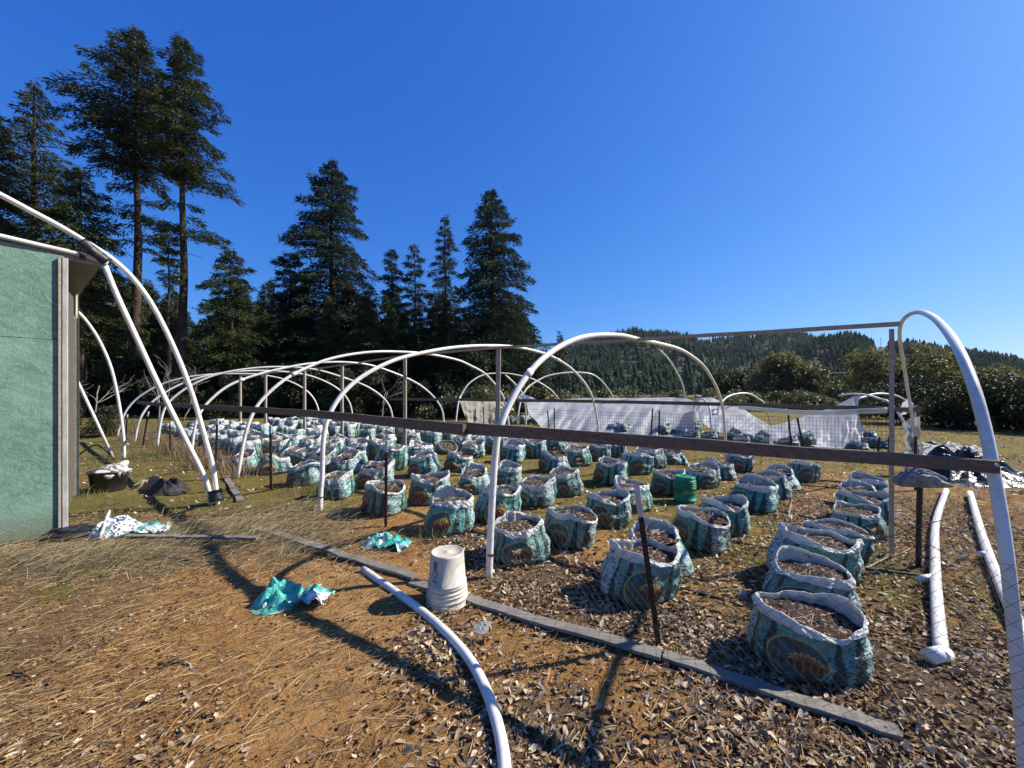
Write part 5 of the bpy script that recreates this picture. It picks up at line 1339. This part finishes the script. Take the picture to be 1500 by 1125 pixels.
def bl(name, label, px, d, topy, wpx, n, leaf, seed, fol=OAK, group=None, zbase=0.0, cat='tree', **kw):
    H = EYE + (CY - topy) / F * d - zbase; V, Fs, tk = broadleaf(seed, H, wpx / F * d, n, leaf, **kw)
    return tree_obj(name, label, ((px - CX) / F * d, d, zbase), (V, Fs), tk, fol, BARKDARK, group, 0, 1, cat)
bl('oak_tree', 'rounded olive oak in the middle distance below the wooded hill', 1152, 52, 527, 104, 11000, .40, 3, OAK, clumps=26, trunk_r=.3, low=.1)
bl('oak_tree', 'lighter green small oak touching the right side of the olive oak', 1186, 49, 540, 70, 6000, .36, 4, BUSH, clumps=16, trunk_r=.2, low=.05)
bl('oak_tree', 'dusty grey green oak directly behind the first ridge post', 1318, 36, 508, 135, 17000, .26, 5, OAK, clumps=34, trunk_r=.3, low=.08)
bl('oak_tree', 'broad dark oak framed by the nearest hoop', 1405, 34, 546, 140, 15000, .26, 6, OAK, clumps=32, trunk_r=.3, low=.06)
bl('oak_tree', 'dark oak at the right edge outside the nearest hoop', 1490, 33, 582, 130, 10000, .26, 7, OAK, clumps=28, trunk_r=.28, low=.05)
bl('oak_tree', 'oak past the right edge of the yard', 1600, 34, 572, 170, 8000, .3, 8, OAK, clumps=28, trunk_r=.28, low=.05)
bl('round_tree', 'small dark rounded tree left of the olive oak', 1066, 62, 548, 62, 3000, .6, 9, FIR, clumps=14, trunk_r=.2, low=.05)
bl('round_tree', 'round grey tree beside the power pole', 1206, 80, 558, 28, 1500, .6, 10, OAK, clumps=9, trunk_r=.2, low=.05)
BSH = []
for s in range(3):
    V, Fs, tk = broadleaf(80 + s, 1.7, 3.2, 4000, .15, .05, 15, .08)
    BSH.append((mesh_np('crown', V, Fs, BUSH), mesh_np('trunk', tk.v, tk.f, BARKDARK, True)))
for (px, d, sc) in [(652, 25, 1.15), (690, 24, 1.1), (722, 25, 1.0), (756, 27, 1.2), (800, 28, 1.15), (835, 28, .95), (868, 30, 1.0), (900, 30, 1.05), (935, 31, .95), (968, 32, .8), (1000, 32, 1.0), (1030, 31, 1.05), (1060, 32, 1.0), (1098, 33, .9), (1135, 33, .95), (1170, 33, .9), (1205, 33, .85), (1240, 32, .9), (1268, 30, .95)]:
    a, b = rt.choice(BSH); tree_obj('bush', 'low olive bush in the hedge line behind the loose white film', ((px - CX) / F * d, d, 0), a, b, BUSH, BARKDARK, 'bushes behind the loose film', rt.uniform(0, 6.28), sc, 'bush')
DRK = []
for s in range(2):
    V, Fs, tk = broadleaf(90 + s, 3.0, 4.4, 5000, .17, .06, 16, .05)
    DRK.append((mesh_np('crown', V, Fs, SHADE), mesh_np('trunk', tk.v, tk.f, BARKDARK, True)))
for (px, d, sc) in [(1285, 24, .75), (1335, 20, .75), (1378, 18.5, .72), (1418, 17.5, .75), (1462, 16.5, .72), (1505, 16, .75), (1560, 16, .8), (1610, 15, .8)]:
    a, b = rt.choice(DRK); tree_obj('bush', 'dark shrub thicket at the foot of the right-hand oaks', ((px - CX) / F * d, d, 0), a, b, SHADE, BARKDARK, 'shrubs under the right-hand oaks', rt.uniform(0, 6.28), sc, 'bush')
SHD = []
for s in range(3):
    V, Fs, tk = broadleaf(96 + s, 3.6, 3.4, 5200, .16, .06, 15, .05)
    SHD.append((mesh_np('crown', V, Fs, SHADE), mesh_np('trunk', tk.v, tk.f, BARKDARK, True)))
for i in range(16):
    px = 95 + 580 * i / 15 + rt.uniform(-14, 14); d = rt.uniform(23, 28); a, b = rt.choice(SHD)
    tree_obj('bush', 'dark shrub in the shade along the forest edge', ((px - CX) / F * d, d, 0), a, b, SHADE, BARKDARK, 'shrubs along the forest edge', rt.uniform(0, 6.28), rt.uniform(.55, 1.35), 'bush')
a, b = DRK[0]; tree_obj('bush', 'grey green low bush beside the further pipe hoop behind the shed', ((130 - CX) / F * 13.5, 13.5, 0), a, b, OAK, BARKDARK, None, 1.0, .42, 'bush')
a, b = BSH[1]; tree_obj('bush', 'low dry bush at the right edge of the clearing', ((1500 - CX) / F * 17, 17, 0), a, b, BUSH, BARKDARK, None, .4, .35, 'bush')
# bare pale branches at the forest edge
def bare_tree(px, d, H, seed, label):
    r = random.Random(seed); mb = MB(); o = np.array([0, 0, -.1])
    def grow(p, u, L, rad, dep):
        q = [p]; 
        for k in range(4):
            u = u + np.array([r.uniform(-.35, .35), r.uniform(-.35, .35), r.uniform(-.2, .25)]); u = u / np.linalg.norm(u); q.append(q[-1] + u * L / 4)
        mb.tube(q, rad, 5, rad * .5)
        if dep > 0:
            for k in range(3):
                v = u + np.array([r.uniform(-1.1, 1.1), r.uniform(-1.1, 1.1), r.uniform(-.4, .5)]); grow(q[r.choice((2, 3, 4))], v / np.linalg.norm(v), L * r.uniform(.5, .75), rad * .55, dep - 1)
    grow(o, np.array([.1, 0, 1.0]), H * .55, .04, 3)
    t = empty('bare_tree', label, 'tree', ((px - CX) / F * d, d, 0)); link('trunk', mesh_np('trunk', mb.v, mb.f, BARKPALE, True), t)
bare_tree(140, 19, 4.2, 3, 'leafless pale branched tree just right of the shed post')
bare_tree(268, 21, 3.2, 5, 'small leafless pale tree behind the left end of the hoops')
bare_tree(560, 22, 3.4, 8, 'thin leafless tree in front of the middle forest shade')
bare_tree(232, 20, 3.6, 11, 'leafless tree beside the tallest fir trunk')

# ------------------------------------------------------------------ power pole and mast
pp_ = empty('power_pole', 'wooden power pole with a short crossarm beside the olive oak', 'power pole', ((1193 - CX) / F * 70, 70, 0))
q = P(1193, 544, 70); mb = MB(); mb.tube([(q[0], q[1], -.2), (q[0], q[1], q[2])], .17, 8, .12); part('pole', mb, BARKDARK, pp_, True)
mb = MB(); mb.board(q + (-.8, 0, -.5), q + (.8, 0, -.5), .12, .14, seg=2, wob=0); part('crossarm', mb, BARKDARK, pp_)
for k in (-.7, 0, .7):
    mb = MB(); mb.tube([q + (k, 0, -.42), q + (k, 0, -.2)], .05, 6); part('insulator', mb, STEEL, pp_, True)
mb = MB(); e0 = q + (.7, 0, -.2); e1 = P(1400, 520, 80)
mb.tube([e0 + (e1 - e0) * t - np.array([0, 0, 4 * 1.2 * t * (1 - t)]) for t in np.linspace(0, 1, 14)], .02, 4); part('cable', mb, WIRE, pp_)

# ------------------------------------------------------------------ wooded hills
def hill(name, y0, y1, y2, sil, seed, ntree, hmin, hmax, floor=-2.0):
    sx = np.array([s[0] for s in sil], float); sy = np.array([s[1] for s in sil], float)
    ratios = np.linspace((sx[0] - CX) / F, (sx[-1] - CX) / F, 170)
    ydep = np.concatenate([np.linspace(y0, y1, 34), np.linspace(y1, y2, 12)[1:]])
    def hgt(k, y):
        px = k * F + CX
        zr = EYE + (CY - np.interp(px, sx, sy)) / F * y1 - .62 * hmax
        t = np.clip((y - y0) / (y1 - y0), 0, 1); back = np.clip((y - y1) / (y2 - y1), 0, 1)
        prof = t ** 1.15 * (1 - .9 * back ** 1.4)
        gul = (vnoise(k * 9 + 40, y / 90.0, 1.0, seed) - .5) * .30 * np.sin(np.pi * t) + (vnoise(k * 26 + 10, y / 40., 1.0, seed + 1) - .5) * .10 * np.sin(np.pi * t)
        return floor + (zr - floor) * np.clip(prof + gul, 0, 1.0)
    K, Y = np.meshgrid(ratios, ydep); Z = hgt(K, Y)
    V = np.stack([K * Y, Y, Z], -1).reshape(-1, 3); m, n = K.shape
    ii, jj = np.meshgrid(np.arange(m - 1), np.arange(n - 1), indexing='ij'); k0 = (ii * n + jj).ravel()
    tag(link(name, mesh_np(name, V, np.stack([k0, k0 + 1, k0 + n + 1, k0 + n], 1), HILLG, True)), kind='structure')
    r = np.random.default_rng(seed)
    k = r.uniform(ratios[0], ratios[-1], ntree); y = y0 + (y1 + 25 - y0) * r.random(ntree) ** .8
    z = hgt(k, y); h = r.uniform(hmin, hmax, ntree) * (.7 + .5 * vnoise(k * 20, y / 60., 1.0, seed + 4))
    # each tree: three ragged tiers of five-sided skirts
    ns = 6; T = []; Fq = []
    tier = [(.0, .34, .23), (.26, .66, .17), (.52, 1.0, .115)]
    fat = r.choice([.8, 1.0, 1.3, 1.9], ntree); h = np.where(fat > 1.5, h * .62, h)
    ang = np.arange(ns) * 2 * np.pi / ns
    Vs = np.zeros((ntree, 3 * (ns + 1), 3))
    for q, (b0, b1, rr) in enumerate(tier):
        a0 = r.uniform(0, 6.28, ntree)
        for s in range(ns):
            rad = h * fat * rr * r.uniform(.5, 1.3, ntree); zz = h * (b0 + r.uniform(-.05, .08, ntree))
            Vs[:, q * (ns + 1) + s] = np.stack([k * y + rad * np.cos(a0 + ang[s]), y + rad * np.sin(a0 + ang[s]), z + zz], -1)
        Vs[:, q * (ns + 1) + ns] = np.stack([k * y + r.normal(0, .01, ntree) * h, y, z + h * b1 * r.uniform(.92, 1.05, ntree)], -1)
    tri = np.array([[q * (ns + 1) + s, q * (ns + 1) + (s + 1) % ns, q * (ns + 1) + ns] for q in range(3) for s in range(ns)])
    Fs = (tri[None] + (np.arange(ntree) * 3 * (ns + 1))[:, None, None]).reshape(-1, 3)
    tag(link('hillside_forest', mesh_np('hillside_forest', Vs.reshape(-1, 3), Fs, HILLF)), 'dense conifer forest covering the distant hill', 'forest', kind='stuff')
HILLG = simple('hill_floor', (.030, .036, .018), (.055, .052, .028), .02, .95, 0, .1)
hill('hills', 250, 720, 1050, [(-900, 545), (100, 540), (500, 535), (700, 528), (795, 512), (840, 500), (880, 489), (905, 483), (940, 479.5), (975, 484), (1000, 489), (1030, 495), (1045, 491), (1110, 486), (1140, 484), (1180, 488), (1230, 500), (1280, 514), (1300, 515), (1400, 528), (1500, 542), (1900, 548), (2400, 540)], 3, 24000, 7, 16)
hill('hills', 150, 430, 620, [(1060, 572), (1090, 560), (1120, 535), (1150, 515), (1170, 503), (1200, 491), (1240, 486.5), (1262, 489), (1279, 496), (1286, 514), (1294, 513), (1302, 497), (1330, 495), (1370, 503), (1410, 508), (1440, 514), (1470, 520), (1500, 527), (1600, 538), (1900, 545), (2400, 530)], 9, 11000, 4.5, 10.5)
q = P(1290, 494, 440); b_ = P(1290, 522, 440)
mb = MB(); mb.tube([b_, q], .35, 6, .15); mb.board(q + (-2.2, 0, -3), q + (2.2, 0, -3), .3, .3, seg=2, wob=0); single('hilltop_mast', mb, STEEL, 'thin mast standing in the gap on the right ridge line', 'mast', b_)

# ------------------------------------------------------------------ sky, sun, camera
AZ = R(77); EL = R(39)
w = bpy.data.worlds.new('World'); scene.world = w; w.use_nodes = True
hz = MB(); hz.add([(x, y, z) for x in (-3800, 3800) for y in (-2100, 2100) for z in (-12, 210)], [(0, 1, 3, 2), (4, 6, 7, 5), (0, 4, 5, 1), (2, 3, 7, 6), (0, 2, 6, 4), (1, 5, 7, 3)])
hm = bpy.data.materials.new('thin_air'); hm.use_nodes = True; hm.node_tree.nodes.remove(hm.node_tree.nodes['Principled BSDF'])
pv = hm.node_tree.nodes.new('ShaderNodeVolumePrincipled'); pv.inputs['Color'].default_value = (.72, .85, 1, 1); pv.inputs['Density'].default_value = .00005; pv.inputs['Anisotropy'].default_value = .35
hm.node_tree.links.new(pv.outputs[0], hm.node_tree.nodes['Material Output'].inputs['Volume'])
tag(link('haze', mesh_np('haze', hz.v, hz.f, hm)), kind='stuff')
nt = w.node_tree; bg = nt.nodes['Background']; sky = nt.nodes.new('ShaderNodeTexSky'); sky.sky_type = 'NISHITA'; sky.sun_disc = False
sky.sun_elevation = EL; sky.sun_rotation = AZ; sky.altitude = 400; sky.air_density = 1.0; sky.dust_density = .75; sky.ozone_density = 3.2
bg.inputs[1].default_value = .10
sc_ = nt.nodes.new('ShaderNodeSeparateColor'); cc_ = nt.nodes.new('ShaderNodeCombineColor'); nt.links.new(sky.outputs[0], sc_.inputs[0])
for i_, (g_, a_) in enumerate(((1.28, .36), (.87, .46), (.50, .68))):      # clear dry winter air: deeper blue than the stock sky
    pw = nt.nodes.new('ShaderNodeMath'); pw.operation = 'POWER'; pw.inputs[1].default_value = g_
    m0 = nt.nodes.new('ShaderNodeMath'); m0.operation = 'MULTIPLY'; m0.inputs[1].default_value = .10
    m1 = nt.nodes.new('ShaderNodeMath'); m1.operation = 'MULTIPLY'; m1.inputs[1].default_value = a_ * 10
    nt.links.new(sc_.outputs[i_], m0.inputs[0]); nt.links.new(m0.outputs[0], pw.inputs[0]); nt.links.new(pw.outputs[0], m1.inputs[0]); nt.links.new(m1.outputs[0], cc_.inputs[i_])
nt.links.new(cc_.outputs[0], bg.inputs[0])
sd = bpy.data.lights.new('Sun', 'SUN'); sd.energy = 5.0; sd.angle = R(.53); sd.color = (1.0, .935, .83)
so = bpy.data.objects.new('Sun', sd); COL.objects.link(so)
v = Vector((math.sin(AZ) * math.cos(EL), math.cos(AZ) * math.cos(EL), math.sin(EL)))
so.rotation_euler = v.to_track_quat('Z', 'Y').to_euler(); so.location = (20, 5, 20)
cam = bpy.data.cameras.new('Camera'); co = bpy.data.objects.new('Camera', cam); COL.objects.link(co)
co.location = (0, 0, EYE); co.rotation_euler = (R(90), 0, 0)
cam.sensor_width = 36; cam.lens = 36 * F / 1500; cam.shift_y = (CY - 562.5) / 1500; cam.clip_start = .05; cam.clip_end = 6000
scene.camera = co
scene.view_settings.view_transform = 'Standard'; scene.view_settings.look = 'None'; scene.view_settings.exposure = .80; scene.view_settings.gamma = 1
scene.cycles.max_bounces = 8; scene.cycles.transparent_max_bounces = 12
scene.cycles.use_denoising = True
